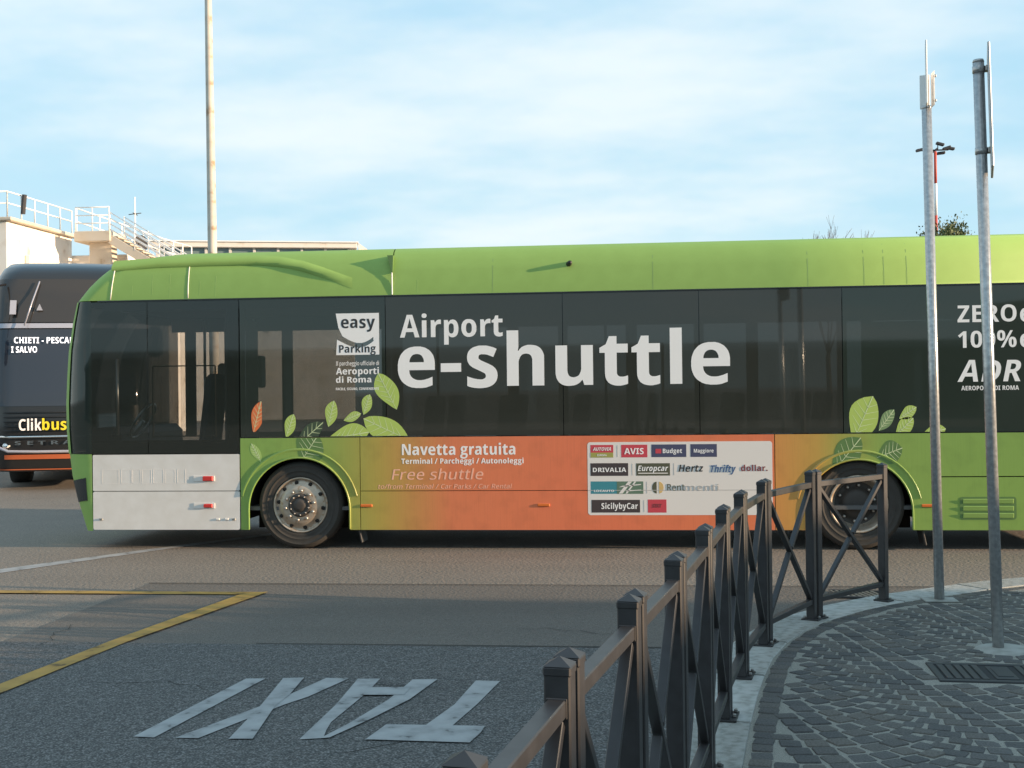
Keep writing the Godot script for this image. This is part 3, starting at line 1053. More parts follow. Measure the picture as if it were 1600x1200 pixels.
const TEXTS := [
	["Airport", -2.559, -1.448, 2.276, 2.537, "sb"],
	["e-shuttle", -2.586, 0.940, 1.728, 2.339, "b"],
	["easy", -3.204, -2.830, 2.389, 2.493, "b"],
	["Parking", -3.229, -2.826, 2.127, 2.217, "b"],
	["Il parcheggio ufficiale di", -3.265, -2.793, 1.989, 2.037, "r"],
	["Aeroporti", -3.266, -2.794, 1.892, 1.968, "b"],
	["di Roma", -3.267, -2.879, 1.803, 1.872, "b"],
	["FACILE, SICURO, CONVENIENTE", -3.268, -2.796, 1.723, 1.750, "b"],
	["Navetta gratuita", -2.552, -1.327, 1.015, 1.145, "b"],
	["Terminal / Parcheggi / Autonoleggi", -2.560, -1.240, 0.923, 0.984, "b"],
	["Free shuttle", -2.667, -1.660, 0.753, 0.873, "i"],
	["to/from Terminal / Car Parks / Car Rental", -2.822, -1.366, 0.656, 0.708, "i"],
	["ZERO", 3.247, 3.831, 2.345, 2.521, "b"],
	["e", 3.866, 3.981, 2.338, 2.482, "b"],
	["100%", 3.250, 3.828, 2.083, 2.259, "b"],
	["e", 3.863, 3.978, 2.077, 2.220, "b"],
	["ADR", 3.239, 3.905, 1.735, 1.958, "bi"],
	["AEROPORTI DI ROMA", 3.276, 3.845, 1.647, 1.693, "b"],
	["AUTOVIA", -0.502, -0.304, 1.052, 1.088, "bi"],
	["EUROPA", -0.456, -0.358, 0.995, 1.014, "b"],
	["AVIS", -0.172, 0.031, 1.012, 1.078, "b"],
	["Budget", 0.231, 0.431, 1.022, 1.072, "b"],
	["Maggiore", 0.554, 0.758, 1.026, 1.067, "b"],
	["DRIVALIA", -0.505, -0.154, 0.827, 0.873, "b"],
	["Europcar", -0.033, 0.288, 0.835, 0.893, "bi"],
	["Hertz", 0.393, 0.655, 0.826, 0.900, "bi"],
	["Thrifty", 0.714, 0.992, 0.818, 0.898, "bi"],
	["dollar.", 1.039, 1.313, 0.830, 0.896, "b"],
	["LOCAUTO", -0.496, -0.285, 0.617, 0.639, "b"],
	["Rent", 0.273, 0.453, 0.629, 0.698, "r"],
	["menti", 0.458, 0.806, 0.628, 0.697, "r"],
	["SicilybyCar", -0.419, -0.037, 0.436, 0.503, "b"],
	["SIXT", 0.114, 0.217, 0.451, 0.491, "bi"],
]
const LEAVES := [
	["g", -2.802, 1.903, -2.603, 1.508, 0.229],
	["g", -2.895, 1.676, -2.968, 1.456, 0.118],
	["g", -2.996, 1.470, -3.187, 1.396, 0.097],
	["g", -3.291, 1.611, -3.357, 1.328, 0.139],
	["g", -2.969, 1.415, -2.467, 1.176, 0.250],
	["g", -2.907, 1.269, -3.366, 1.197, 0.236],
	["g", -3.739, 1.470, -3.827, 1.214, 0.125],
	["o", -3.414, 1.377, -3.736, 1.102, 0.181],
	["orange", -4.102, 1.613, -4.191, 1.265, 0.139],
	["d", -3.472, 1.239, -3.667, 0.949, 0.347],
	["p", -4.214, 1.154, -4.109, 0.951, 0.097],
	["g", 2.392, 1.598, 2.186, 1.130, 0.306],
	["m", 2.603, 1.457, 2.446, 1.240, 0.125],
	["g", 2.827, 1.481, 2.653, 1.364, 0.118],
	["g", 2.794, 1.369, 2.612, 1.180, 0.153],
	["g", 3.118, 1.255, 2.875, 1.191, 0.139],
	["d", 2.264, 1.169, 1.968, 0.800, 0.278],
	["d", 2.681, 1.061, 2.423, 0.963, 0.236],
]
const LOGOS := [
	["red", -0.528, 1.030, -0.287, 1.113],
	["olive", -0.528, 0.980, -0.288, 1.032],
	["red", -0.204, 0.980, 0.070, 1.113],
	["navy", 0.112, 0.981, 0.476, 1.114],
	["navy", 0.519, 0.981, 0.793, 1.115],
	["dark", -0.530, 0.786, -0.133, 0.920],
	["dgreen", -0.050, 0.787, 0.304, 0.917],
	["teal", -0.528, 0.597, -0.253, 0.728],
	["green", -0.255, 0.596, 0.024, 0.727],
	["dark", -0.524, 0.399, -0.013, 0.533],
	["red", 0.068, 0.398, 0.263, 0.536],
]

func bus():
	var b := thing("shuttle_bus", "long green and orange electric airport shuttle bus with dark windows", "bus", Vector3(BUS_MID, 0, BUS_SIDE))
	var T := 0.03
	# ---- roof
	var ys := [2.742, 2.80, 2.90, 3.0, 3.05, 3.10, 3.15, 3.185, 3.22, 3.245, 3.262]
	var rings := []
	for y in ys: rings.append(bus_ring(y, -2.645))
	var roof := obj("front_roof", loft(rings, true), M.bus_green, b)
	rings = []
	for y in ys: rings.append([Vector3(-2.635 - BUS_MID, y, along(SIDE, y)), Vector3(1.5 - BUS_MID, y, along(SIDE, y)), Vector3(5.6 - BUS_MID, y, along(SIDE, y)), Vector3(5.6 - BUS_MID, y, -BUS_WIDE - along(SIDE, y)), Vector3(-2.635 - BUS_MID, y, -BUS_WIDE - along(SIDE, y))])
	var sh := Shape.new(true)
	for i in rings.size() - 1:
		for k in 4:
			var o: Vector3 = [Vector3(0, 0.3, 1), Vector3(0, 0.3, 1), Vector3(1, 0.3, 0), Vector3(0, 0.3, -1)][k]
			sh.quad(rings[i][k], rings[i][k + 1], rings[i + 1][k + 1], rings[i + 1][k], o)
	var tp: Array = rings[-1]
	for k in 5:
		sh.tri(Vector3(1.5 - BUS_MID, 3.29, -BUS_WIDE * 0.5), tp[k], tp[(k + 1) % 5], Vector3.UP)
	obj("rear_roof", sh, M.bus_green, b)
	# swoosh along the front roof: an overhanging lip that fades out
	var lip := Shape.new(true)
	var path := [[-5.80, 3.10, 0.6], [-5.3, 3.125, 1.0], [-4.7, 3.133, 1.0], [-4.143, 3.130, 1.0], [-3.9, 3.105, 1.0], [-3.64, 3.050, 0.95], [-3.4, 2.970, 0.7], [-3.18, 2.885, 0.25], [-3.08, 2.850, 0.0]]
	for i in path.size() - 1:
		for part in 2:
			var q := []
			for e in [path[i], path[i + 1]]:
				var y: float = e[1]
				var k: float = e[2]
				q.append([Vector3(e[0] - BUS_MID, y - 0.030, along(SIDE, y - 0.03) + 0.002), Vector3(e[0] - BUS_MID, y + 0.012, along(SIDE, y + 0.012) + 0.002 + 0.045 * k), Vector3(e[0] - BUS_MID, y + 0.09, along(SIDE, y + 0.09) + 0.001)])
			lip.quad(q[0][part], q[1][part], q[1][part + 1], q[0][part + 1], Vector3(0, -1 if part == 0 else 1, 0.8))
	obj("lip", lip, M.bus_green, roof)
	# roof seams
	for sx in [-5.80, -4.914]:
		var sm := Shape.new(true)
		var line := []
		for y in [2.75, 2.82, 2.9, 3.0, 3.06, 3.10]:
			line.append(Vector3(sx + (0.10 * (y - 2.75) if sx < -5.5 else 0.0) - BUS_MID, y, along(SIDE, y) + 0.001))
		sm.tube(line, 0.006, 6)
		obj("seam_trim", sm, M.panel_white, roof)
	var gap := Shape.new()
	gap.plate(PackedVector2Array([Vector2(-2.642 - BUS_MID, 2.98), Vector2(-2.632 - BUS_MID, 2.98), Vector2(-2.625 - BUS_MID, 3.17), Vector2(-2.69 - BUS_MID, 3.17)]), 0.004, -0.12)
	obj("roof_joint", gap, M.leaf_d, roof)
	var sm2 := Shape.new()
	sm2.box(Vector3(-2.640 - BUS_MID, 2.865, 0.0), Vector3(0.012, 0.24, 0.012), 0.003)
	obj("seam_trim", sm2, M.panel_white, roof)
	for e in [[-5.55, 2.80, 2.90], [-5.32, 2.80, 3.02], [-5.12, 2.76, 3.10], [-4.78, 2.78, 2.94], [-4.60, 2.76, 2.99], [-2.36, 2.76, 2.90]]:
		var dp := Shape.new()
		for k in 4:
			var ya: float = lerpf(e[1], e[2], k / 4.0)
			var yb: float = lerpf(e[1], e[2], (k + 1) / 4.0)
			dp.quad(Vector3(e[0] - 0.0025 - BUS_MID, ya, along(SIDE, ya) + 0.0015), Vector3(e[0] + 0.0025 - BUS_MID, ya, along(SIDE, ya) + 0.0015), Vector3(e[0] + 0.0025 - BUS_MID, yb, along(SIDE, yb) + 0.0015), Vector3(e[0] - 0.0025 - BUS_MID, yb, along(SIDE, yb) + 0.0015), Vector3(0, 0, 1))
		obj("drip_stain", dp, M.leaf_p, roof)
	for x in [-1.55, 0.15, 1.75, 2.32, 2.52, 2.75, 4.2]:
		var jn := Shape.new()
		for k in 6:
			var ya: float = lerpf(2.75, 3.18, k / 6.0)
			var yb: float = lerpf(2.75, 3.18, (k + 1) / 6.0)
			jn.quad(Vector3(x - 0.0018 - BUS_MID, ya, along(SIDE, ya) + 0.0012), Vector3(x + 0.0018 - BUS_MID, ya, along(SIDE, ya) + 0.0012), Vector3(x + 0.0018 - BUS_MID, yb, along(SIDE, yb) + 0.0012), Vector3(x - 0.0018 - BUS_MID, yb, along(SIDE, yb) + 0.0012), Vector3(0, 0, 1))
		obj("panel_joint", jn, M.leaf_m, roof)
	var kn := Shape.new(true)
	kn.tube([Vector3(-0.74 - BUS_MID, 3.035, -0.05), Vector3(-0.725 - BUS_MID, 3.045, 0.0), Vector3(-0.715 - BUS_MID, 3.05, 0.035)], [0.030, 0.026, 0.018], 10)
	obj("roof_knob", kn, M.black_plastic, b)
	# drip rail between roof and glass
	var dr := Shape.new()
	dr.box(Vector3(-0.2 - BUS_MID, 2.733, 0.002), Vector3(11.5, 0.016, 0.016), 0.004)
	obj("drip_rail", dr, M.frit, b)

	# ---- front
	rings = []
	for y in [0.20, 0.32, 0.45, 0.62, 0.80, 0.95, 1.046]: rings.append(bus_ring(y, -6.03))
	var bump := obj("front_bumper", loft(rings), M.bus_green, b)
	var rec := Shape.new()
	var r0 := bus_ring(0.72, 0.0, 12.0, 82.0)
	var r1 := bus_ring(0.50, 0.0, 12.0, 74.0)
	for k in 8:
		var lift := 0.07 * (1.0 - k / 8.0)
		rec.quad(r0[k] + Vector3(-0.006, lift, 0.006), r0[k + 1] + Vector3(-0.006, lift * 0.8, 0.006), r1[k + 1] + Vector3(-0.006, lift * 0.5, 0.006), r1[k] + Vector3(-0.006, lift * 0.5, 0.006), Vector3(-1, 0, 1))
	obj("fog_lamp_recess", rec, M.black_plastic, bump)
	rings = []
	for y in [1.05, 1.3, 1.6, 1.9, 2.2, 2.5, 2.735]: rings.append(bus_ring(y, -6.03))
	obj("windscreen", loft(rings), M.glass_tinted, b)
	rings = []
	for y in [1.05, 1.3, 1.6, 1.9, 2.2, 2.5, 2.735]:
		var q := bus_ring(y, 0.0, 44.0, 66.0)
		rings.append(q.map(func(p: Vector3): return p + Vector3(-0.008, 0, 0.005)))
	obj("corner_pillar", loft(rings), M.bus_green, b)
	rings = []
	for y in [2.60, 2.66, 2.735]: rings.append(bus_ring(y, -6.03).map(func(p: Vector3): return p + Vector3(0.006, 0, -0.004)))
	obj("header_band", loft(rings), M.frit, b)

	# ---- flat side panels; the joints between them are real gaps
	var low := 0.215
	var side_panels := [
		["lower_hatch", rounded(-6.02, low, -4.352, 0.634, 0.02), M.bus_white],
		["upper_hatch", rounded(-6.02, 0.642, -4.352, 1.040, 0.012), M.bus_white],
		["front_arch_panel", rect(-4.340, low, -3.015, 1.212), M.wrap],
		["upper_side_panel", rect(-3.008, 0.637, 1.384, 1.212), M.wrap],
		["lower_side_panel", rect(-3.008, low, 1.384, 0.630), M.wrap],
		["rear_arch_panel", rect(1.392, low, 3.000, 1.212), M.wrap],
		["upper_rear_panel", rect(3.008, 0.768, 5.59, 1.212), M.wrap],
		["lower_rear_panel", rect(3.008, low, 5.59, 0.757), M.wrap],
	]
	var cuts := [arch_cut(-3.690, 0.435, 0.562), arch_cut(2.235, 0.400, 0.545)]
	var panel := {}
	for e in side_panels:
		var poly: PackedVector2Array = e[1]
		for c in cuts:
			var res := Geometry2D.clip_polygons(poly, c)
			var best := poly
			var area := -1.0
			for q in res:
				var ar := absf(_area(q))
				if ar > area:
					area = ar; best = q
			if area > 0.0: poly = best
		if e[0].ends_with("arch_panel"):
			# the arch leaves two feet; keep them with the panel
			pass
		var s := Shape.new()
		s.plate(shift(poly), 0.0, -T, uv_bus)
		panel[e[0]] = obj(e[0], s, e[2], b)
	var back := Shape.new()
	back.box(Vector3(-5.2 - BUS_MID, 0.72, -0.05), Vector3(1.62, 0.95, 0.02))
	back.box(Vector3(-0.8 - BUS_MID, 0.72, -0.05), Vector3(4.4, 0.95, 0.02))
	back.box(Vector3(4.3 - BUS_MID, 0.72, -0.05), Vector3(2.5, 0.95, 0.02))
	obj("inner_skin", back, M.chassis, b)
	# wheel-arch lips and a moulded shoulder outside them
	for w in [[-3.690, 0.435, 0.562, "front_arch_panel"], [2.235, 0.400, 0.545, "rear_arch_panel"]]:
		var edge := Shape.new(true)
		var mould := Shape.new(true)
		edge.uv_fn = uv_bus
		mould.uv_fn = uv_bus
		var pts := []
		var pts2 := []
		pts.append(Vector3(w[0] - w[2] - BUS_MID, low + 0.01, 0.003))
		for k in 29:
			var t := PI - PI * k / 28.0
			pts.append(Vector3(w[0] + cos(t) * w[2] - BUS_MID, w[1] + sin(t) * w[2], 0.003))
			if k > 1 and k < 27:
				pts2.append(Vector3(w[0] + cos(t) * (w[2] + 0.095) - BUS_MID, w[1] + sin(t) * (w[2] + 0.095), 0.0))
		pts.append(Vector3(w[0] + w[2] - BUS_MID, low + 0.01, 0.003))
		edge.tube(pts, 0.011, 6, false)
		obj("arch_lip", edge, M.wrap, panel[w[3]])
		# a shallow ridge
		for i in pts2.size() - 1:
			var c := Vector3(w[0] - BUS_MID, w[1], 0)
			var q := []
			for p: Vector3 in [pts2[i], pts2[i + 1]]:
				var out := (p - c).normalized()
				q.append([p - out * 0.022 + Vector3(0, 0, 0.001), p + Vector3(0, 0, 0.013), p + out * 0.007 + Vector3(0, 0, 0.001)])
			for part in 2:
				mould.quad(q[0][part], q[1][part], q[1][part + 1], q[0][part + 1], Vector3(0, 0, 1))
		obj("arch_moulding", mould, M.wrap, panel[w[3]])
		# the well behind: a half drum
		var well := Shape.new(true)
		for k in 20:
			var t0 := PI * k / 20.0 - 0.0
			var t1 := PI * (k + 1) / 20.0
			var f := func(t: float, z: float) -> Vector3: return Vector3(w[0] + cos(t) * (w[2] + 0.02) - BUS_MID, w[1] + sin(t) * (w[2] + 0.02), z)
			well.quad(f.call(t0, -T), f.call(t1, -T), f.call(t1, -0.62), f.call(t0, -0.62), -Vector3(cos(t0), sin(t0), 0))
		well.box(Vector3(w[0] - BUS_MID, 0.62, -0.64), Vector3(1.3, 0.9, 0.02))
		obj("wheel_well", well, M.chassis, b)
	wheel_node(b, "front_wheel", -3.690, false)
	wheel_node(b, "rear_wheel", 2.245, true)
	for q in [[-3.08, 0.20], [2.84, 0.18]]:
		var fl := Shape.new()
		fl.box(Vector3(q[0] + 0.05 - BUS_MID, q[1] - 0.02, -0.16), Vector3(0.02, 0.22, 0.26), 0.004, Basis(Vector3(0, 0, 1), 0.2))
		obj("mud_flap", fl, M.black_plastic, b)
	# underside
	var un := Shape.new()
	un.box(Vector3(-5.2 - BUS_MID, 0.34, -1.3), Vector3(1.5, 0.14, 2.2))
	un.box(Vector3(-0.75 - BUS_MID, 0.34, -1.3), Vector3(4.6, 0.16, 2.3))
	un.box(Vector3(4.2 - BUS_MID, 0.34, -1.3), Vector3(2.5, 0.16, 2.2))
	un.box(Vector3(-3.69 - BUS_MID, 0.45, -1.3), Vector3(0.3, 0.2, 1.9))
	un.box(Vector3(2.24 - BUS_MID, 0.45, -1.3), Vector3(0.3, 0.3, 1.9))
	obj("chassis", un, M.chassis, b)
	# far wheels
	for x in [-3.69, 2.245]:
		var fw := Shape.new(true)
		fw.tube([Vector3(x - BUS_MID, 0.478, -2.20), Vector3(x - BUS_MID, 0.478, -2.49)], 0.478, 32)
		obj("far_tyre", fw, M.tyre, b)

	# ---- glass
	var dw := Shape.new()
	dw.plate(shift(rect(-6.028, 1.050, -5.385, 2.725)), 0.0, -0.006)
	obj("driver_window", dw, M.glass_driver, b)
	var dw2 := Shape.new()
	dw2.plate(shift(rect(-5.377, 1.050, -4.348, 2.725)), 0.0, -0.006)
	obj("driver_window", dw2, M.glass_driver, b)
	var bounds := [-4.338, -2.718, -0.808, 0.622, 2.090, 3.001, 4.40, 5.58]
	for i in bounds.size() - 1:
		var s := Shape.new()
		s.plate(shift(rect(bounds[i] + 0.004, 1.222, bounds[i + 1] - 0.004, 2.725)), 0.0, -0.006)
		obj("side_window", s, M.glass_tinted if i == 0 else (M.glass_film_warm if i < 4 else M.glass_film), b)
		var pi := Shape.new()
		pi.box(Vector3(bounds[i] - BUS_MID, 1.97, -0.045), Vector3(0.10, 1.50, 0.04), 0.004)
		obj("window_pillar", pi, M.frit, b)
	# black printed borders behind the driver's glass and the header rail behind the side glass
	var fb := Shape.new()
	fb.box(Vector3(-5.19 - BUS_MID, 1.11, -0.012), Vector3(1.66, 0.12, 0.006))
	fb.box(Vector3(-4.42 - BUS_MID, 1.92, -0.012), Vector3(0.14, 1.5, 0.006))
	fb.box(Vector3(-0.2 - BUS_MID, 2.675, -0.014), Vector3(11.4, 0.10, 0.006))
	obj("glass_border", fb, M.frit, b)
	var sill := Shape.new()
	sill.box(Vector3(0.62 - BUS_MID, 1.216, -0.006), Vector3(9.9, 0.008, 0.014))
	obj("glass_sill", sill, M.frit, b)
	# the driver's sliding window frame
	var sf := Shape.new()
	for q in [[-5.33, 1.62, 0.018, 0.78], [-4.62, 1.62, 0.014, 0.78]]:
		sf.box(Vector3(q[0] - BUS_MID, q[1], -0.02), Vector3(q[2], q[3], 0.02), 0.004)
	sf.box(Vector3(-4.975 - BUS_MID, 2.01, -0.02), Vector3(0.70, 0.014, 0.02), 0.004)
	sf.box(Vector3(-4.975 - BUS_MID, 1.24, -0.02), Vector3(0.70, 0.014, 0.02), 0.004)
	obj("slider_frame", sf, M.black_plastic, b)

	# ---- inside
	var fl2 := Shape.new()
	fl2.box(Vector3(-0.4 - BUS_MID, 0.44, -1.275), Vector3(11.3, 0.04, 2.4))
	obj("floor", fl2, M.interior, b)
	var ce := Shape.new()
	ce.box(Vector3(-0.35 - BUS_MID, 2.70, -1.275), Vector3(11.4, 0.04, 2.4))
	obj("ceiling", ce, M.interior, b)
	var fs := Shape.new()
	fs.box(Vector3(-0.9 - BUS_MID, 0.80, -2.53), Vector3(8.6, 0.80, 0.03))
	fs.box(Vector3(4.2 - BUS_MID, 1.4, -2.53), Vector3(2.8, 2.2, 0.03))
	fs.box(Vector3(-0.4 - BUS_MID, 2.62, -2.53), Vector3(11.4, 0.22, 0.03))
	for x in [-5.85, -4.55, -3.1, -1.6, -0.1, 1.4, 2.8]:
		fs.box(Vector3(x - BUS_MID, 1.85, -2.529), Vector3(0.14, 1.4, 0.028))
	obj("far_side", fs, M.interior, b)
	var fg := Shape.new()
	fg.plate(shift(rect(-6.0, 0.5, 2.85, 2.56)), -2.555, -2.56)
	obj("far_glass", fg, M.glass_clear, b)
	var rw := Shape.new()
	rw.box(Vector3(5.58 - BUS_MID, 1.5, -1.275), Vector3(0.04, 2.5, 2.5), 0.01)
	obj("rear_wall", rw, M.bus_green, b)
	var da := Shape.new()
	da.box(Vector3(-6.02 - BUS_MID, 1.16, -1.2), Vector3(0.42, 0.34, 2.0), 0.08)
	obj("dashboard", da, M.black_plastic, b)
	var sw := Shape.new(true)
	var ringp := []
	for k in 25:
		var t := TAU * k / 24.0
		ringp.append(Vector3(-5.70 - BUS_MID + 0.12 * sin(t), 1.40 + 0.19 * sin(t), -0.62 + 0.22 * cos(t)))
	sw.tube(ringp, 0.014, 8, false)
	sw.tube([Vector3(-5.90 - BUS_MID, 1.15, -0.62), Vector3(-5.70 - BUS_MID, 1.40, -0.62)], 0.03, 8)
	obj("steering_wheel", sw, M.rail_steel, b)
	var ds := Shape.new()
	ds.box(Vector3(-5.08 - BUS_MID, 1.05, -0.62), Vector3(0.50, 0.16, 0.48), 0.05)
	ds.box(Vector3(-4.86 - BUS_MID, 1.50, -0.62), Vector3(0.14, 0.86, 0.46), 0.05, Basis(Vector3(0, 0, 1), -0.12))
	obj("driver_seat", ds, M.seat_cloth, b)
	var cabin := Shape.new()
	cabin.box(Vector3(-4.52 - BUS_MID, 1.55, -0.62), Vector3(0.03, 2.0, 1.1), 0.005)
	obj("cab_partition", cabin, M.interior, b)
	var fbx := Shape.new()
	fbx.box(Vector3(-5.05 - BUS_MID, 1.95, -1.9), Vector3(0.36, 0.26, 0.24), 0.03)
	fbx.box(Vector3(-4.74 - BUS_MID, 1.97, -1.9), Vector3(0.14, 0.40, 0.2), 0.02)
	obj("ticket_machine", fbx, M.interior_pale, b)
	for q in [[-5.80, -0.16, 1.25, 2.1], [-5.28, -1.5, 0.5, 2.6], [-4.62, -1.35, 0.5, 2.6], [-2.3, -0.9, 0.5, 2.65], [-0.4, -1.6, 0.5, 2.65], [0.25, -0.5, 0.5, 2.2], [1.2, -0.9, 0.5, 2.65]]:
		var rs := Shape.new(true)
		rs.tube([Vector3(q[0] - BUS_MID, q[2], q[1]), Vector3(q[0] - BUS_MID, q[3], q[1])], 0.017, 8)
		obj("grab_pole", rs, M.rail_steel, b)
	for x in [-2.5, -1.7, -0.9, -0.1, 0.8, 1.7, 3.3, 4.1]:
		for z in [-0.45, -2.05]:
			var se := Shape.new()
			se.box(Vector3(x - BUS_MID, 0.92, z), Vector3(0.44, 0.10, 0.86), 0.03)
			se.box(Vector3(x + 0.22 - BUS_MID, 1.28, z), Vector3(0.09, 0.74, 0.86), 0.03, Basis(Vector3(0, 0, 1), -0.1))
			se.box(Vector3(x - BUS_MID, 0.66, z), Vector3(0.1, 0.44, 0.3))
			obj("passenger_seat", se, M.seat_cloth, b)

	# ---- fittings on the side
	for y in [0.775, 0.478]:
		var la := Shape.new()
		la.box(Vector3(-4.705 - BUS_MID, y, 0.012), Vector3(0.115 if y > 0.6 else 0.10, 0.055 if y > 0.6 else 0.042, 0.03), 0.008)
		var lo := obj("latch", la, M.red_latch, panel["upper_hatch" if y > 0.6 else "lower_hatch"])
		var lc := Shape.new()
		lc.box(Vector3(-4.75 - BUS_MID, y, 0.004), Vector3(0.24, 0.062, 0.008), 0.003)
		obj("latch_cup", lc, M.bus_white, lo)
	# embossed label strip on the upper hatch
	for k in 7:
		var x: float = [-5.92, -5.70, -5.57, -5.46, -5.33, -5.20, -5.06][k]
		var w: float = [0.20, 0.12, 0.10, 0.11, 0.12, 0.12, 0.10][k]
		var em := Shape.new()
		for q in [[x, 0.875, w, 0.004], [x, 0.725, w, 0.004]]:
			em.box(Vector3(q[0] + w * 0.5 - BUS_MID, q[1], 0.0003), Vector3(w - 0.006, 0.005, 0.0018), 0.0)
		for q in [x + 0.003, x + w - 0.003]:
			em.box(Vector3(q - BUS_MID, 0.80, 0.0003), Vector3(0.005, 0.15, 0.0018))
		obj("label_frame", em, M.panel_white, panel["upper_hatch"])
	for q in [[-5.93, 0.33], [-4.60, 0.33], [-4.50, 0.33], [-4.42, 0.33]]:
		var sc := Shape.new()
		sc.box(Vector3(q[0] - BUS_MID, q[1], 0.004), Vector3(0.04, 0.022, 0.014), 0.004)
		obj("screw", sc, M.bolt if q[0] < -5 or q[0] > -4.45 else M.bus_white, panel["lower_hatch"])
	for q in [[-3.0 + 0.055, 0.476], [-1.03, 0.480], [2.93, 0.467]]:
		var ma := Shape.new()
		ma.box(Vector3(q[0] - BUS_MID, q[1], 0.006), Vector3(0.13, 0.032, 0.016), 0.006)
		obj("side_marker", ma, M.orange_lens, b)
	var vent := Shape.new()
	vent.plate(shift(rounded(3.245, 0.322, 3.805, 0.557, 0.03)), 0.003, -0.01)
	var ve := obj("vent", vent, M.leaf_d, panel["lower_rear_panel"])
	for k in 3:
		var sl := Shape.new()
		sl.box(Vector3(3.525 - BUS_MID, 0.365 + 0.073 * k, 0.010), Vector3(0.50, 0.052, 0.010), 0.004, Basis(Vector3(1, 0, 0), 0.28))
		obj("slat", sl, M.bus_green, ve)

	# ---- print and lettering
	var card := Shape.new()
	card.plate(shift(rounded(-0.560, 0.372, 1.362, 1.142, 0.03)), 0.0012, -0.01)
	var co := obj("sponsor_board", card, M.panel_white, panel["upper_side_panel"])
	var seam := Shape.new()
	seam.box(Vector3(0.40 - BUS_MID, 0.633, 0.0010), Vector3(1.92, 0.006, 0.003))
	obj("board_seam", seam, M.logo_grey, co)
	for l in LOGOS:
		var s := Shape.new()
		s.plate(shift(rect(l[1], l[2], l[3], l[4])), 0.0022 if l[0] != "olive" else 0.0028, 0.0)
		obj("logo_block", s, M["logo_" + l[0]], co)
	# a road drawn on the green block, a red and white corner, a split circle
	var rd := Shape.new()
	for q in [[[-0.235, 0.600], [-0.195, 0.600], [-0.095, 0.725], [-0.135, 0.725]], [[-0.235, 0.665], [0.0, 0.690], [0.0, 0.700], [-0.20, 0.680]], [[-0.16, 0.622], [0.0, 0.632], [0.0, 0.640], [-0.15, 0.632]], [[-0.165, 0.600], [-0.145, 0.600], [-0.05, 0.725], [-0.07, 0.725]]]:
		var pv := PackedVector2Array()
		for p in q: pv.append(Vector2(p[0], p[1]))
		rd.plate(shift(pv), 0.0034, 0.0)
	obj("logo_mark", rd, M.panel_white, co)
	var bm := Shape.new()
	bm.plate(shift(PackedVector2Array([Vector2(0.155, 1.020), Vector2(0.215, 1.020), Vector2(0.215, 1.068), Vector2(0.155, 1.068)])), 0.0034, 0.0)
	obj("logo_mark", bm, M.logo_red, co)
	for sg in [-1.0, 1.0]:
		var hc := PackedVector2Array()
		for k in 13:
			var t: float = PI / 2 + PI * k / 12.0 if sg < 0 else -PI / 2 + PI * k / 12.0
			hc.append(Vector2(0.175 + sg * 0.012 + cos(t) * 0.048, 0.661 + sin(t) * 0.062))
		var cs := Shape.new()
		cs.plate(shift(hc), 0.0024, 0.0)
		obj("logo_mark", cs, M.logo_dgreen if sg < 0 else M.logo_amber, co)
	var under := Shape.new()
	under.box(Vector3(0.127 - BUS_MID, 0.812, 0.002), Vector3(0.31, 0.010, 0.003))
	obj("logo_mark", under, M.panel_white, co)
	for q in [[-0.245, 1.047], [-0.09, 0.853], [0.345, 0.853], [0.06, 0.662], [0.028, 0.466]]:
		var dv := Shape.new()
		dv.box(Vector3(q[0] - BUS_MID, q[1], 0.0004), Vector3(0.006, 0.125, 0.004))
		obj("divider", dv, M.logo_grey, co)
	# parking logo: a white square cut by a smile
	var sq := PackedVector2Array([Vector2(-3.262, 2.552), Vector2(-2.788, 2.552), Vector2(-2.788, 2.335)])
	for k in 13:
		var t := k / 12.0
		sq.append(Vector2(lerpf(-2.82, -3.19, t), 2.325 - 0.085 * sin(PI * pow(t, 0.9)) * 1.0 - 0.02 * t))
	sq.append(Vector2(-3.235, 2.40))
	var up := Shape.new()
	up.plate(shift(sq), 0.0015, -0.004)
	var badge := obj("parking_badge", up, M.print_white, b)
	var lowp := PackedVector2Array([Vector2(-3.262, 2.103), Vector2(-2.788, 2.103), Vector2(-2.788, 2.290)])
	for k in 13:
		var t := k / 12.0
		lowp.append(Vector2(lerpf(-2.80, -3.25, t), 2.300 - 0.105 * sin(PI * pow(t, 0.85)) - 0.03 * t))
	var lp := Shape.new()
	lp.plate(shift(lowp), 0.0016, -0.004)
	obj("badge_base", lp, M.print_white, badge)
	var sx := Shape.new()
	sx.plate(shift(rect(-2.85, 2.255, -2.788, 2.345)), 0.0011, -0.004)
	obj("badge_edge", sx, M.print_white, badge)
	for t in TEXTS:
		var m: Material = M.print_white
		var z := 0.0015
		var parent: Node = b
		var name_of: String = t[0]
		var on_board: bool = t[1] > -0.56 and t[4] < 1.12
		if on_board:
			z = 0.0042
			parent = co
		if t[0] in ["easy", "Parking"]:
			m = M.print_dark
			parent = badge
			z = 0.0026
		elif t[0] in ["Hertz"]: m = M.print_dark
		elif t[0] == "Thrifty": m = M.logo_blue
		elif t[0] == "dollar.": m = M.logo_maroon
		elif t[0] == "Rent": m = M.logo_dgreen
		elif t[0] == "menti": m = M.logo_grey
		elif t[0] == "SIXT": m = M.logo_maroon
		elif t[0] in ["Free shuttle", "to/from Terminal / Car Parks / Car Rental"]: m = M.print_pale
		elif t[0] in ["Navetta gratuita", "Terminal / Parcheggi / Autonoleggi"]: m = M.print_white
		letters("lettering", t[0], t[1] - BUS_MID, t[2] - BUS_MID, t[3], t[4], z, m, parent, t[5])
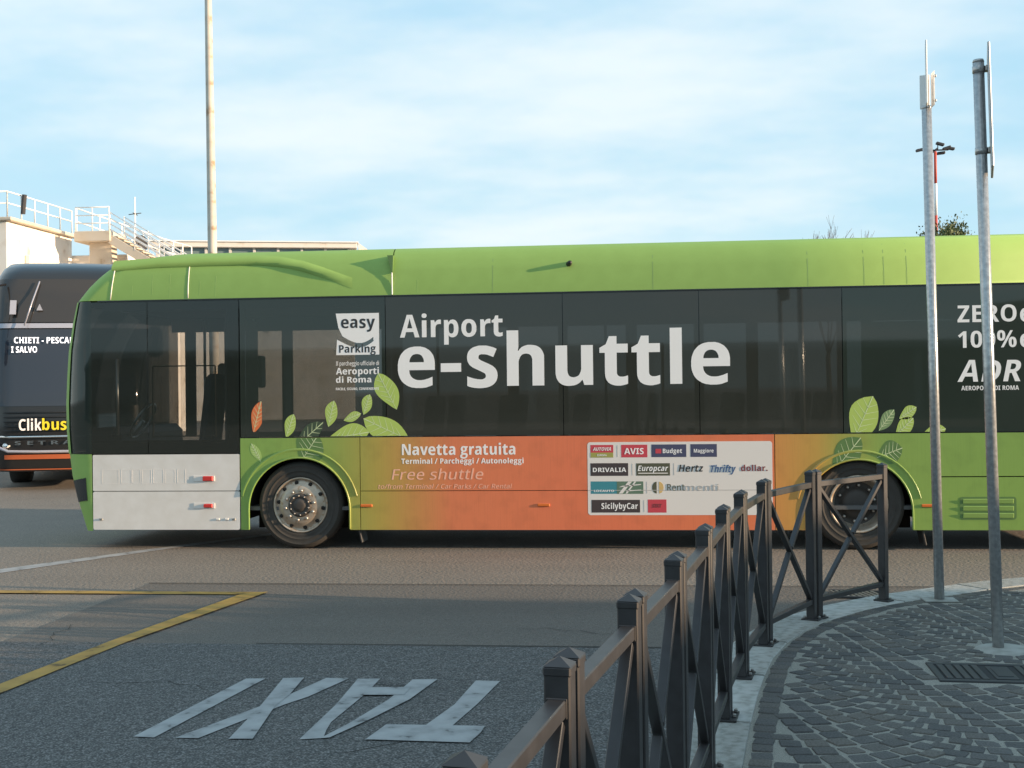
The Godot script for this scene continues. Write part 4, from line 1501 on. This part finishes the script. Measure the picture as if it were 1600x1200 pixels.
	for d in LEAVES:
		var clip := rect(-4.34, 1.226, 5.5, 2.7)
		if d[0] in ["d", "p"]:
			clip = rect(-4.335, 0.3, 5.5, 1.208)
		if d[0] == "orange": clip = rect(-4.3, 1.28, -4.095, 1.7)
		var z2 := 0.0014
		printed_leaf(d, b, z2, clip, cuts)

func _area(p: PackedVector2Array) -> float:
	var a := 0.0
	for i in p.size():
		a += p[i].cross(p[(i + 1) % p.size()])
	return a * 0.5

func wheel_node(parent: Node, called: String, x: float, rear: bool):
	var w := Node3D.new()
	w.name = called
	parent.add_child(w, true)
	# tyre, rim and hub sit under the wheel; nuts are joined per rim so that no piece lies deeper than a sub-part
	var c := Vector3(x - BUS_MID, 0.478, 0.0)
	var face := -0.055
	var ty := Shape.new(true)
	ty.lathe(c, [Vector2(0.295, face - 0.03), Vector2(0.305, face - 0.006), Vector2(0.33, face), Vector2(0.345, face - 0.004), Vector2(0.368, face + 0.001), Vector2(0.372, face + 0.006), Vector2(0.378, face + 0.002), Vector2(0.40, face + 0.006), Vector2(0.424, face + 0.003), Vector2(0.428, face + 0.008), Vector2(0.434, face + 0.001), Vector2(0.445, face - 0.006), Vector2(0.463, face - 0.022), Vector2(0.4755, face - 0.05), Vector2(0.478, face - 0.09), Vector2(0.478, face - 0.20), Vector2(0.47, face - 0.25), Vector2(0.44, face - 0.275), Vector2(0.30, face - 0.27)], 48, -1.0)
	obj("tyre", ty, M.tyre, w)
	var rim := Shape.new(true)
	if rear:
		rim.lathe(c, [Vector2(0.303, face - 0.012), Vector2(0.300, face + 0.004), Vector2(0.288, face + 0.006), Vector2(0.272, face - 0.01), Vector2(0.258, face - 0.06), Vector2(0.245, face - 0.13), Vector2(0.225, face - 0.15)], 48, -1.0)
	else:
		rim.lathe(c, [Vector2(0.303, face - 0.012), Vector2(0.300, face + 0.002), Vector2(0.290, face + 0.004), Vector2(0.278, face - 0.02), Vector2(0.268, face - 0.030), Vector2(0.235, face - 0.012), Vector2(0.205, face + 0.012), Vector2(0.185, face + 0.020), Vector2(0.130, face + 0.018)], 48, -1.0)
	obj("rim", rim, M.rim, w)
	var hub := Shape.new(true)
	if rear:
		hub.lathe(c, [Vector2(0.228, face - 0.148), Vector2(0.20, face - 0.155), Vector2(0.17, face - 0.15), Vector2(0.15, face - 0.12), Vector2(0.12, face - 0.10), Vector2(0.06, face - 0.095), Vector2(0.001, face - 0.094)], 32, -1.0)
	else:
		hub.lathe(c, [Vector2(0.131, face + 0.014), Vector2(0.128, face + 0.030), Vector2(0.112, face + 0.040), Vector2(0.095, face + 0.042), Vector2(0.085, face + 0.034), Vector2(0.070, face + 0.034), Vector2(0.062, face + 0.046), Vector2(0.035, face + 0.050), Vector2(0.001, face + 0.050)], 32, -1.0)
	obj("hub", hub, M.hub_dark, w)
	for k in 10:
		var t := TAU * (k + 0.3) / 10.0
		var dir := Vector3(cos(t), sin(t), 0)
		var nz := face - 0.135 if rear else face + 0.024
		var nr := 0.188 if rear else 0.160
		var nt := Shape.new(true)
		nt.tube([c + dir * nr + Vector3(0, 0, nz - 0.02), c + dir * nr + Vector3(0, 0, nz + 0.012), c + dir * nr + Vector3(0, 0, nz + 0.02)], [0.017, 0.016, 0.008], 8)
		obj("wheel_nut", nt, M.nut, w)
		if not rear:
			var d2 := dir.rotated(Vector3.BACK, 0.31)
			var hd := Shape.new(true)
			hd.tube([c + d2 * 0.247 + Vector3(0, 0, face - 0.04), c + d2 * 0.247 + Vector3(0, 0, face - 0.008)], 0.021, 12)
			obj("vent_hole", hd, M.chassis, w)
			var d3 := dir.rotated(Vector3.BACK, 0.2)
			var sc := Shape.new(true)
			sc.tube([c + d3 * 0.104 + Vector3(0, 0, face + 0.036), c + d3 * 0.104 + Vector3(0, 0, face + 0.050)], 0.008, 6)
			obj("hub_screw", sc, M.nut, w)

# ---------------------------------------------------------------- the coach
func coach():
	# local axes: front face looks along +z, x to the right of a viewer facing it
	var c := thing("tour_coach", "dark high-deck tour coach with lit destination display, behind the shuttle bus", "coach", Vector3(-10.25, 0, -21.0), deg_to_rad(20.0))
	c.scale = Vector3.ONE * 1.085
	var W := 1.27
	var prof := [[0.32, 0.02], [0.6, 0.08], [1.0, 0.10], [1.5, 0.08], [2.2, -0.02], [2.72, -0.12], [3.3, -0.34], [3.62, -0.50], [3.80, -0.72], [3.88, -1.05]]
	var ring := func(y: float, grow: float) -> Array:
		var zf := along(prof, y) + grow
		var out := []
		var r := 0.42
		var w := W + grow - maxf(0.0, y - 3.5) * 0.35
		out.append(Vector3(-w, y, -11.5))
		for k in 9:
			var a := PI / 2 * k / 8.0
			out.append(Vector3(-w + r - r * cos(a), y, zf - 0.09 - r + r * sin(a)))
		out.append(Vector3(0, y, zf))
		for k in 9:
			var a := PI / 2 * (8 - k) / 8.0
			out.append(Vector3(w - r + r * cos(a), y, zf - 0.09 - r + r * sin(a)))
		out.append(Vector3(w, y, -11.5))
		return out
	var skin := func(y0: float, y1: float, n: int, grow: float, k0: int, k1: int, top := false) -> Shape:
		var s := Shape.new(true)
		var rs := []
		for i in n + 1: rs.append(ring.call(lerpf(y0, y1, float(i) / n), grow))
		for i in n:
			for k in range(k0, k1):
				var a: Vector3 = rs[i][k]
				s.quad(a, rs[i][k + 1], rs[i + 1][k + 1], rs[i + 1][k], Vector3(a.x, 0.2, 3.0 if k > 0 and k < 19 else 0.0))
		if top:
			var q: Array = rs[n]
			for k in q.size():
				s.tri(Vector3(0, y1 + 0.06, -5.0), q[k], q[(k + 1) % q.size()], Vector3.UP)
		return s
	obj("body", skin.call(0.32, 3.88, 30, -0.012, 0, 20, true), M.coach_black, c)
	obj("upper_windscreen", skin.call(2.80, 3.55, 8, 0.0, 2, 18), M.coach_glass, c)
	obj("brow_band", skin.call(2.70, 2.78, 2, 0.014, 1, 19), M.band_grey, c)
	obj("lower_windscreen", skin.call(1.40, 2.68, 10, 0.0, 2, 18), M.coach_blue, c)
	# wipers
	for q in [[-0.50, 3.50, -0.70, 2.74], [0.60, 3.48, 0.42, 2.74]]:
		var wp := Shape.new(true)
		wp.tube([Vector3(q[0], q[1], along(prof, q[1]) + 0.0), Vector3((q[0] + q[2]) * 0.5, (q[1] + q[3]) * 0.5, along(prof, (q[1] + q[3]) * 0.5) + 0.05), Vector3(q[2], q[3], along(prof, q[3]) + 0.04)], 0.013, 6)
		obj("wiper", wp, M.band_grey, c)
	letters("display_text", "CHIETI - PESCARA", -0.86, 0.16, 2.44, 2.545, along(prof, 2.5) + 0.012, M.led_text, c, "b").rotation.x = 0.0
	letters("display_text", "I SALVO", -0.90, -0.50, 2.285, 2.39, along(prof, 2.34) + 0.012, M.led_text, c, "b")
	# mesh grille
	for k in 6:
		var g := Shape.new(true)
		var y := 0.92 + 0.075 * k
		g.tube([Vector3(-1.02, y, along(prof, y) - 0.08), Vector3(0, y, along(prof, y) + 0.006), Vector3(1.02, y, along(prof, y) - 0.08)], 0.012, 6)
		obj("grille_bar", g, M.black_plastic, c)
	letters("maker_lettering", "S E T R A", -0.84, 0.05, 0.765, 0.830, along(prof, 0.8) + 0.012, M.chrome, c, "b")
	letters("fleet_lettering", "Clik", -0.77, -0.42, 1.0, 1.20, along(prof, 1.0) + 0.03, M.print_white, c, "b")
	letters("fleet_lettering", "bus", -0.41, -0.03, 1.0, 1.20, along(prof, 1.0) + 0.034, M.coach_yellow, c, "b")
	var ch := Shape.new(true)
	ch.tube([Vector3(-1.15, 0.90, along(prof, 0.9) - 0.16), Vector3(-0.8, 0.895, along(prof, 0.9) - 0.02), Vector3(0, 0.895, along(prof, 0.9) + 0.02), Vector3(0.8, 0.895, along(prof, 0.9) - 0.02), Vector3(1.15, 0.90, along(prof, 0.9) - 0.16)], 0.020, 8)
	obj("chrome_strip", ch, M.chrome, c)
	var sv := Shape.new(true)
	sv.tube([Vector3(-1.22, 0.85, along(prof, 0.8) - 0.26), Vector3(-1.10, 0.72, along(prof, 0.72) - 0.10), Vector3(-0.95, 0.660, along(prof, 0.66) - 0.03), Vector3(-0.5, 0.648, along(prof, 0.66) + 0.0), Vector3(0, 0.645, along(prof, 0.65) + 0.012), Vector3(0.95, 0.66, along(prof, 0.66) - 0.03), Vector3(1.1, 0.72, along(prof, 0.72) - 0.10)], 0.026, 8)
	obj("silver_strip", sv, M.band_grey, c)
	obj("orange_band", skin.call(0.525, 0.600, 2, 0.010, 7, 13), M.coach_orange, c)
	obj("orange_line", skin.call(0.345, 0.362, 1, 0.012, 5, 15), M.coach_orange, c)
	obj("green_corner", skin.call(0.50, 0.86, 4, 0.010, 1, 4), M.coach_green, c)
	var pl := Shape.new()
	pl.box(Vector3(0.42, 0.455, along(prof, 0.455) + 0.012), Vector3(0.52, 0.11, 0.012), 0.004)
	var po := obj("number_plate", pl, M.print_white, c)
	var pb := Shape.new()
	pb.box(Vector3(0.185, 0.455, along(prof, 0.455) + 0.016), Vector3(0.05, 0.108, 0.008), 0.002)
	obj("plate_band", pb, M.plate_blue, po)
	for s in [-1.0, 1.0]:
		var hl := Shape.new(true)
		hl.tube([Vector3(1.02 * s, 0.74, along(prof, 0.74) - 0.22), Vector3(0.98 * s, 0.74, along(prof, 0.74) - 0.09)], 0.06, 14)
		obj("headlight", hl, M.chrome, c)
		for z in [-2.4, -8.6]:
			var wh := Shape.new(true)
			wh.tube([Vector3(1.24 * s, 0.5, z), Vector3(0.92 * s, 0.5, z)], 0.5, 28)
			obj("wheel", wh, M.tyre, c)
		var arm := Shape.new(true)
		arm.tube([Vector3(1.05 * s, 3.45, -0.5), Vector3(1.30 * s, 3.35, 0.05), Vector3(1.38 * s, 2.75, 0.18)], 0.022, 8)
		obj("mirror_arm", arm, M.coach_black, c)
		var mr := Shape.new()
		mr.box(Vector3(1.38 * s, 2.45, 0.17), Vector3(0.26, 0.50, 0.14), 0.06)
		obj("mirror", mr, M.coach_black, c)
	var fl := Shape.new()
	fl.box(Vector3(0, 0.36, -6.0), Vector3(2.3, 0.12, 10.5))
	obj("underside", fl, M.chassis, c)
	# stickers and lamps behind the upper glass
	for q in [[-0.90, 3.05, 0.10, 0.26], [0.62, 3.18, 0.10, 0.10]]:
		var sk := Shape.new()
		sk.box(Vector3(q[0], q[1], along(prof, q[1]) + 0.004 - absf(q[0]) * 0.03), Vector3(q[2], q[3], 0.006), 0.001, Basis(Vector3(1, 0, 0), -0.38))
		obj("sticker", sk, M.band_grey, c)
	for x in [-0.48, 0.20]:
		var tr := Shape.new()
		var z0: float = along(prof, 3.05) + 0.010
		tr.plate(PackedVector2Array([Vector2(x - 0.05, 3.0), Vector2(x + 0.05, 3.0), Vector2(x, 3.11)]), z0, z0 - 0.01)
		obj("sticker", tr, M.band_grey, c)

# ---------------------------------------------------------------- buildings and things behind
func railing(parent: Node, pts: Array, high: float, gap: float, rails: Array, r := 0.03):
	for i in pts.size() - 1:
		var a: Vector3 = pts[i]
		var b: Vector3 = pts[i + 1]
		for h in rails:
			var s := Shape.new(true)
			s.tube([a + Vector3(0, high * h, 0), b + Vector3(0, high * h, 0)], r, 6)
			obj("rail", s, M.rail_white, parent)
		var n := maxi(1, int(round(a.distance_to(b) / gap)))
		for k in n + 1:
			var p := a.lerp(b, float(k) / n)
			var s2 := Shape.new(true)
			s2.tube([p, p + Vector3(0, high, 0)], r, 6)
			obj("rail_post", s2, M.rail_white, parent)

func backdrop():
	# white building with an outside stair
	var o := Vector3(-23.24, 0, -42.8)
	var w := thing("white_building", "white rendered building with roof railing and outside stair, behind the coach", "building", o)
	var wall := Shape.new()
	wall.box(Vector3(-9.0, 4.1, -2.6), Vector3(18.0, 8.2, 5.2), 0.03)
	obj("wall", wall, M.render_white, w)
	var rear := Shape.new()
	rear.box(Vector3(-6.6, 3.75, -9.0), Vector3(17.8, 7.5, 7.4), 0.03)
	obj("rear_wing", rear, M.render_white, w)
	var cop := Shape.new()
	cop.box(Vector3(-8.9, 8.27, -2.6), Vector3(18.3, 0.14, 5.5), 0.03)
	obj("coping", cop, M.render_beige, w)
	railing(w, [Vector3(-8.0, 8.34, 0.05), Vector3(0.05, 8.34, 0.05), Vector3(0.1, 8.34, -5.0)], 0.95, 1.0, [1.0, 0.55], 0.028)
	var lamp := Shape.new()
	lamp.box(Vector3(0.03, 6.9, -1.4), Vector3(0.08, 0.34, 0.24), 0.02)
	obj("wall_box", lamp, M.render_beige, w)
	var fl := Shape.new()
	fl.tube([Vector3(0.1, 8.6, -1.0), Vector3(0.25, 9.3, -0.85)], 0.09, 8)
	obj("floodlight", fl, M.dark_dish, w)
	# landing, pier and flight that runs down to the right
	var la := Shape.new()
	la.box(Vector3(1.6, 8.05, -4.4), Vector3(1.5, 0.42, 1.6), 0.03)
	obj("landing", la, M.render_beige, w)
	var pier := Shape.new()
	pier.box(Vector3(1.75, 3.95, -4.3), Vector3(0.95, 7.8, 0.5), 0.02)
	obj("pier", pier, M.render_beige, w)
	var a := Vector3(2.3, 8.05, -4.4)
	var b := Vector3(8.4, 4.35, -4.4)
	var st := Shape.new()
	for z in [-0.65, 0.65]:
		st.bar(a + Vector3(0, -0.12, z), b + Vector3(0, -0.12, z), 0.10, 0.34, 0.01)
	var fo := obj("stringer", st, M.render_beige, w)
	for k in 24:
		var tr := Shape.new()
		var p := a.lerp(b, (k + 0.5) / 24.0)
		tr.box(p + Vector3(0, 0.06, 0), Vector3(0.27, 0.05, 1.2), 0.005)
		obj("tread", tr, M.render_beige, w)
	for z in [-0.68, 0.68]:
		for h in [0.95, 0.72, 0.5, 0.28]:
			var r := Shape.new(true)
			r.tube([a + Vector3(0, h, z), b + Vector3(0, h, z)], 0.025, 6)
			obj("stair_rail", r, M.rail_white, w)
		for k in 7:
			var r := Shape.new(true)
			var p := a.lerp(b, k / 6.0) + Vector3(0, 0, z)
			r.tube([p, p + Vector3(0, 0.97, 0)], 0.028, 6)
			obj("stair_post", r, M.rail_white, w)
	railing(w, [Vector3(0.9, 8.26, -3.65), Vector3(2.3, 8.26, -3.65)], 0.95, 0.7, [1.0, 0.66, 0.33], 0.025)
	railing(w, [Vector3(0.2, 8.34, -5.2), Vector3(2.2, 7.55, -9.5), Vector3(2.3, 7.55, -12.6)], 1.1, 1.2, [1.0, 0.5], 0.03)
	# aerial with a dish
	var an := thing("roof_aerial", "thin white aerial mast with a dark dish on the white building's roof", "aerial", Vector3(-21.6, 7.5, -50.5))
	var m := Shape.new(true)
	m.tube([Vector3(0, 0, 0), Vector3(0, 2.75, 0)], 0.035, 6)
	obj("mast", m, M.rail_white, an)
	var cr := Shape.new(true)
	cr.tube([Vector3(-0.28, 2.0, 0), Vector3(0.28, 2.05, 0)], 0.02, 6)
	cr.tube([Vector3(0, 2.0, -0.25), Vector3(0.02, 2.03, 0.25)], 0.02, 6)
	obj("cross_arm", cr, M.dark_dish, an)
	var di := Shape.new(true)
	di.lathe(Vector3.ZERO, [Vector2(0.001, -0.14), Vector2(0.2, -0.10), Vector2(0.36, 0.0)], 18, -1.0)
	var dm := obj("dish", di, M.dark_dish, an)
	dm.position = Vector3(0.32, 0.72, 0.15)
	dm.rotation = Vector3(0, 0.9, 0)
	var brk := Shape.new(true)
	brk.tube([Vector3(0, 0.72, 0), Vector3(0.30, 0.72, 0.13)], 0.03, 6)
	obj("dish_bracket", brk, M.dark_dish, an)

	# long low building with a window band
	var lo := thing("terminal_block", "long pale flat-roofed block with a strip of windows, beyond the bus roof", "building", Vector3(-24.4, 0, -75.5), deg_to_rad(15.0))
	var lw := Shape.new()
	lw.box(Vector3(0, 5.1, -3.0), Vector3(12.6, 10.2, 6.0), 0.03)
	obj("wall", lw, M.render_white, lo)
	var fa := Shape.new()
	fa.box(Vector3(0, 11.17, -2.9), Vector3(13.0, 0.34, 6.6), 0.03)
	obj("roof_fascia", fa, M.fascia, lo)
	var cp := Shape.new()
	cp.box(Vector3(0, 11.37, -2.9), Vector3(13.2, 0.08, 6.8), 0.01)
	obj("roof_edge", cp, M.rail_white, lo)
	for k in 9:
		var x := -6.0 + 12.0 * k / 8.0
		var mu := Shape.new()
		mu.box(Vector3(x, 10.60, -0.02), Vector3(0.16, 0.78, 0.20), 0.01)
		obj("mullion", mu, M.window_frame, lo)
		if k < 8:
			var gl := Shape.new()
			gl.box(Vector3(x + 0.75, 10.60, -0.1), Vector3(1.33, 0.76, 0.06))
			obj("window_pane", gl, M.window_far, lo)
	var se := Shape.new()
	se.plate(PackedVector2Array([Vector2(6.62, 10.0), Vector2(8.6, 10.0), Vector2(6.62, 11.35)]), 0.1, -0.2)
	obj("gable_wing", se, M.render_white, lo)

	# tall rusty mast
	var ma := thing("tall_mast", "tall pale rust-streaked lamp mast rising behind the front of the bus", "mast", Vector3(-8.31, 0, -23.2))
	var ms := Shape.new(true)
	ms.tube([Vector3(0, 0, 0), Vector3(-0.03, 4.0, 0), Vector3(-0.06, 8.0, 0), Vector3(-0.1, 15.0, 0)], [0.10, 0.092, 0.075, 0.045], 18)
	obj("shaft", ms, M.mast_paint, ma)
	var mb := Shape.new()
	mb.box(Vector3(0, 0.02, 0), Vector3(0.42, 0.04, 0.42), 0.01)
	obj("base_plate", mb, M.bolt, ma)

	# floodlight tower far off
	var to := thing("floodlight_tower", "far red and white floodlight tower showing beside the sign pole", "tower", Vector3(23.15, 0, -97.8))
	for k in 8:
		var sg := Shape.new(true)
		sg.tube([Vector3(0, 2.5 * k, 0), Vector3(0, 2.5 * k + 2.5, 0)], 0.11, 10)
		obj("shaft_section", sg, M.red_mast if k % 2 == 1 else M.rail_white, to)
	var fr := Shape.new()
	fr.box(Vector3(0, 20.1, 0), Vector3(2.0, 0.10, 0.10))
	fr.box(Vector3(0, 20.1, 0), Vector3(0.096, 0.104, 1.6))
	obj("head_frame", fr, M.dark_dish, to)
	for q in [[-1.15, 20.15, 0.0, 0.2], [0.35, 20.55, 0.1, -0.3], [0.75, 20.15, 0.5, 0.3], [1.15, 20.20, 0.0, -0.2], [0.55, 19.95, -0.5, 0.1]]:
		var fl2 := Shape.new()
		fl2.box(Vector3(q[0], q[1], q[2]), Vector3(0.62, 0.20, 0.4), 0.04, Basis(Vector3(0, 0, 1), q[3]))
		obj("floodlight", fl2, M.dark_dish, to)
	var po := Shape.new()
	po.box(Vector3(0.2, 20.35, 0.0), Vector3(0.06, 0.5, 0.06))
	obj("head_post", po, M.dark_dish, to)

	bare_tree()
	leafy_tree()

func grow(s: Shape, p: Vector3, d: Vector3, long: float, r: float, depth: int, tips: Array):
	var bend := Vector3(rng.randf_range(-0.2, 0.2), rng.randf_range(0.0, 0.15), rng.randf_range(-0.2, 0.2))
	var m := p + d * long * 0.5
	var e := m + (d + bend).normalized() * long * 0.5
	s.tube([p, m, e], [r, r * 0.82, r * 0.65], 6 if depth > 1 else 4)
	if depth == 0:
		tips.append(e)
		return
	var n := 3 if depth > 2 else 2 + rng.randi() % 2
	for k in n:
		var axis := Vector3(rng.randf_range(-1, 1), rng.randf_range(-0.2, 0.3), rng.randf_range(-1, 1)).normalized()
		var nd := d.rotated(axis, rng.randf_range(0.3, 0.75)).normalized()
		nd = (nd + Vector3(0, 0.22, 0)).normalized()
		grow(s, e, nd, long * rng.randf_range(0.6, 0.82), r * 0.6, depth - 1, tips)

func bare_tree():
	rng.seed = 18
	var t := thing("bare_tree", "leafless tree whose bare twigs show above the bus roof", "tree", Vector3(8.5, 0, -56.2))
	t.scale = Vector3(0.62, 0.985, 0.7)
	var s := Shape.new(true)
	var tips := []
	s.tube([Vector3.ZERO, Vector3(0.05, 1.5, 0), Vector3(-0.05, 3.2, 0.05)], [0.24, 0.19, 0.16], 10)
	obj("trunk", s, M.bark, t)
	var c := Shape.new(true)
	for k in 5:
		var a := TAU * k / 5.0
		grow(c, Vector3(-0.05, 3.1 + 0.1 * k, 0.05), Vector3(cos(a) * 0.55, 1, sin(a) * 0.55).normalized(), 2.05, 0.085, 4, tips)
	obj("crown", c, M.bark, t)

func leafy_tree():
	rng.seed = 5
	var t := thing("leafy_tree", "dark green tree crown showing above the bus roof between the sign poles", "tree", Vector3(16.0, 0, -64.0))
	t.scale = Vector3(0.70, 1.09, 0.8)
	var s := Shape.new(true)
	s.tube([Vector3.ZERO, Vector3(0.1, 2.4, 0), Vector3(0.0, 5.0, 0.1)], [0.3, 0.24, 0.17], 10)
	obj("trunk", s, M.bark, t)
	var br := Shape.new(true)
	var tips := []
	for k in 6:
		var a := TAU * k / 6.0
		grow(br, Vector3(0, 4.2 + 0.25 * k, 0.05), Vector3(cos(a) * 0.8, 0.9, sin(a) * 0.8).normalized(), 1.5, 0.08, 3, tips)
	obj("limbs", br, M.bark, t)
	var shs := [Shape.new(), Shape.new(), Shape.new()]
	for tip: Vector3 in tips:
		for k in 46:
			var p := tip + Vector3(rng.randfn(0, 0.34), rng.randfn(0, 0.26), rng.randfn(0, 0.34))
			var sz := rng.randf_range(0.05, 0.12)
			var u := Vector3(rng.randf_range(-1, 1), rng.randf_range(-1, 1), rng.randf_range(-1, 1)).normalized()
			var v := u.cross(Vector3(rng.randf_range(-1, 1), rng.randf_range(-1, 1), rng.randf_range(-1, 1))).normalized()
			shs[rng.randi() % 3].quad(p - u * sz, p + v * sz * 0.6, p + u * sz, p - v * sz * 0.6, Vector3.UP)
	for k in 3:
		obj("crown", shs[k], M["foliage%d" % k], t)

# ---------------------------------------------------------------- what stands outside the frame: the building that shades the near ground, poles whose shadows cross the road, the arrivals hall that the windows mirror
func surroundings():
	var k := thing("shading_building", "flat-roofed building right of the camera whose shadow covers the near road", "building", Vector3(0, 0, 0))
	var H := 5.0
	var foot := PackedVector2Array([Vector2(25.0, -5.85), Vector2(60.0, -5.85), Vector2(60.0, 26.0), Vector2(14.0, 26.0), Vector2(23.7, -2.8)])
	var s := Shape.new()
	for i in foot.size():
		var a := foot[i]
		var b := foot[(i + 1) % foot.size()]
		var mid := Vector2(40, 8)
		var o := (a + b) * 0.5 - mid
		s.quad(Vector3(a.x, 0, a.y), Vector3(b.x, 0, b.y), Vector3(b.x, H, b.y), Vector3(a.x, H, a.y), Vector3(o.x, 0, o.y))
	var idx := Geometry2D.triangulate_polygon(foot)
	for i in range(0, idx.size(), 3):
		var q := []
		for j in 3: q.append(Vector3(foot[idx[i + j]].x, H, foot[idx[i + j]].y))
		s.tri(q[0], q[1], q[2], Vector3.UP)
	obj("wall", s, M.terminal_wall, k)
	var names := ["nearest the bus", "in the middle of its row", "nearest the building"]
	for i in 3:
		var at: Vector3 = [Vector3(19.0, 0, -6.20), Vector3(20.5, 0, -5.35), Vector3(18.0, 0, -4.75)][i]
		var f := thing("flag_pole", "slim white pole right of the camera, " + names[i], "pole", at, 0.0, "slim poles right of the camera")
		var fs := Shape.new(true)
		fs.tube([Vector3.ZERO, Vector3(0, 7.0, 0)], [0.07, 0.05], 10)
		obj("shaft", fs, M.rail_white, f)
		var fb := Shape.new(true)
		fb.tube([Vector3(0, 7.0, 0), Vector3(0, 7.1, 0)], [0.07, 0.03], 10)
		obj("finial", fb, M.rail_white, f)
	var t := thing("arrivals_hall", "long low brown hall behind the camera, mirrored in the bus windows", "building", Vector3(-10.0, 0, 46.0))
	var w := Shape.new()
	w.box(Vector3(0, 1.9, 4.0), Vector3(110.0, 3.8, 8.0), 0.02)
	obj("wall", w, M.terminal_wall, t)
	var ca := Shape.new()
	ca.box(Vector3(0, 4.0, 2.0), Vector3(112.0, 0.4, 13.0), 0.02)
	obj("canopy", ca, M.concrete, t)
	for i in 16:
		var cl := Shape.new()
		cl.box(Vector3(-52.0 + 7.0 * i, 1.9, -3.8), Vector3(0.4, 3.8, 0.4), 0.02)
		obj("column", cl, M.concrete, t)
	for i in 22:
		var g := Shape.new()
		g.box(Vector3(-52.5 + 5.0 * i, 1.6, -0.02), Vector3(3.6, 2.4, 0.1), 0.01)
		obj("window_pane", g, M.terminal_glass, t)

func _ready():
	rng.seed = 1
	sky_and_sun()
	materials()
	ground()
	pavement()
	backdrop()
	surroundings()
	bus()
	coach()
	fence()
	poles()
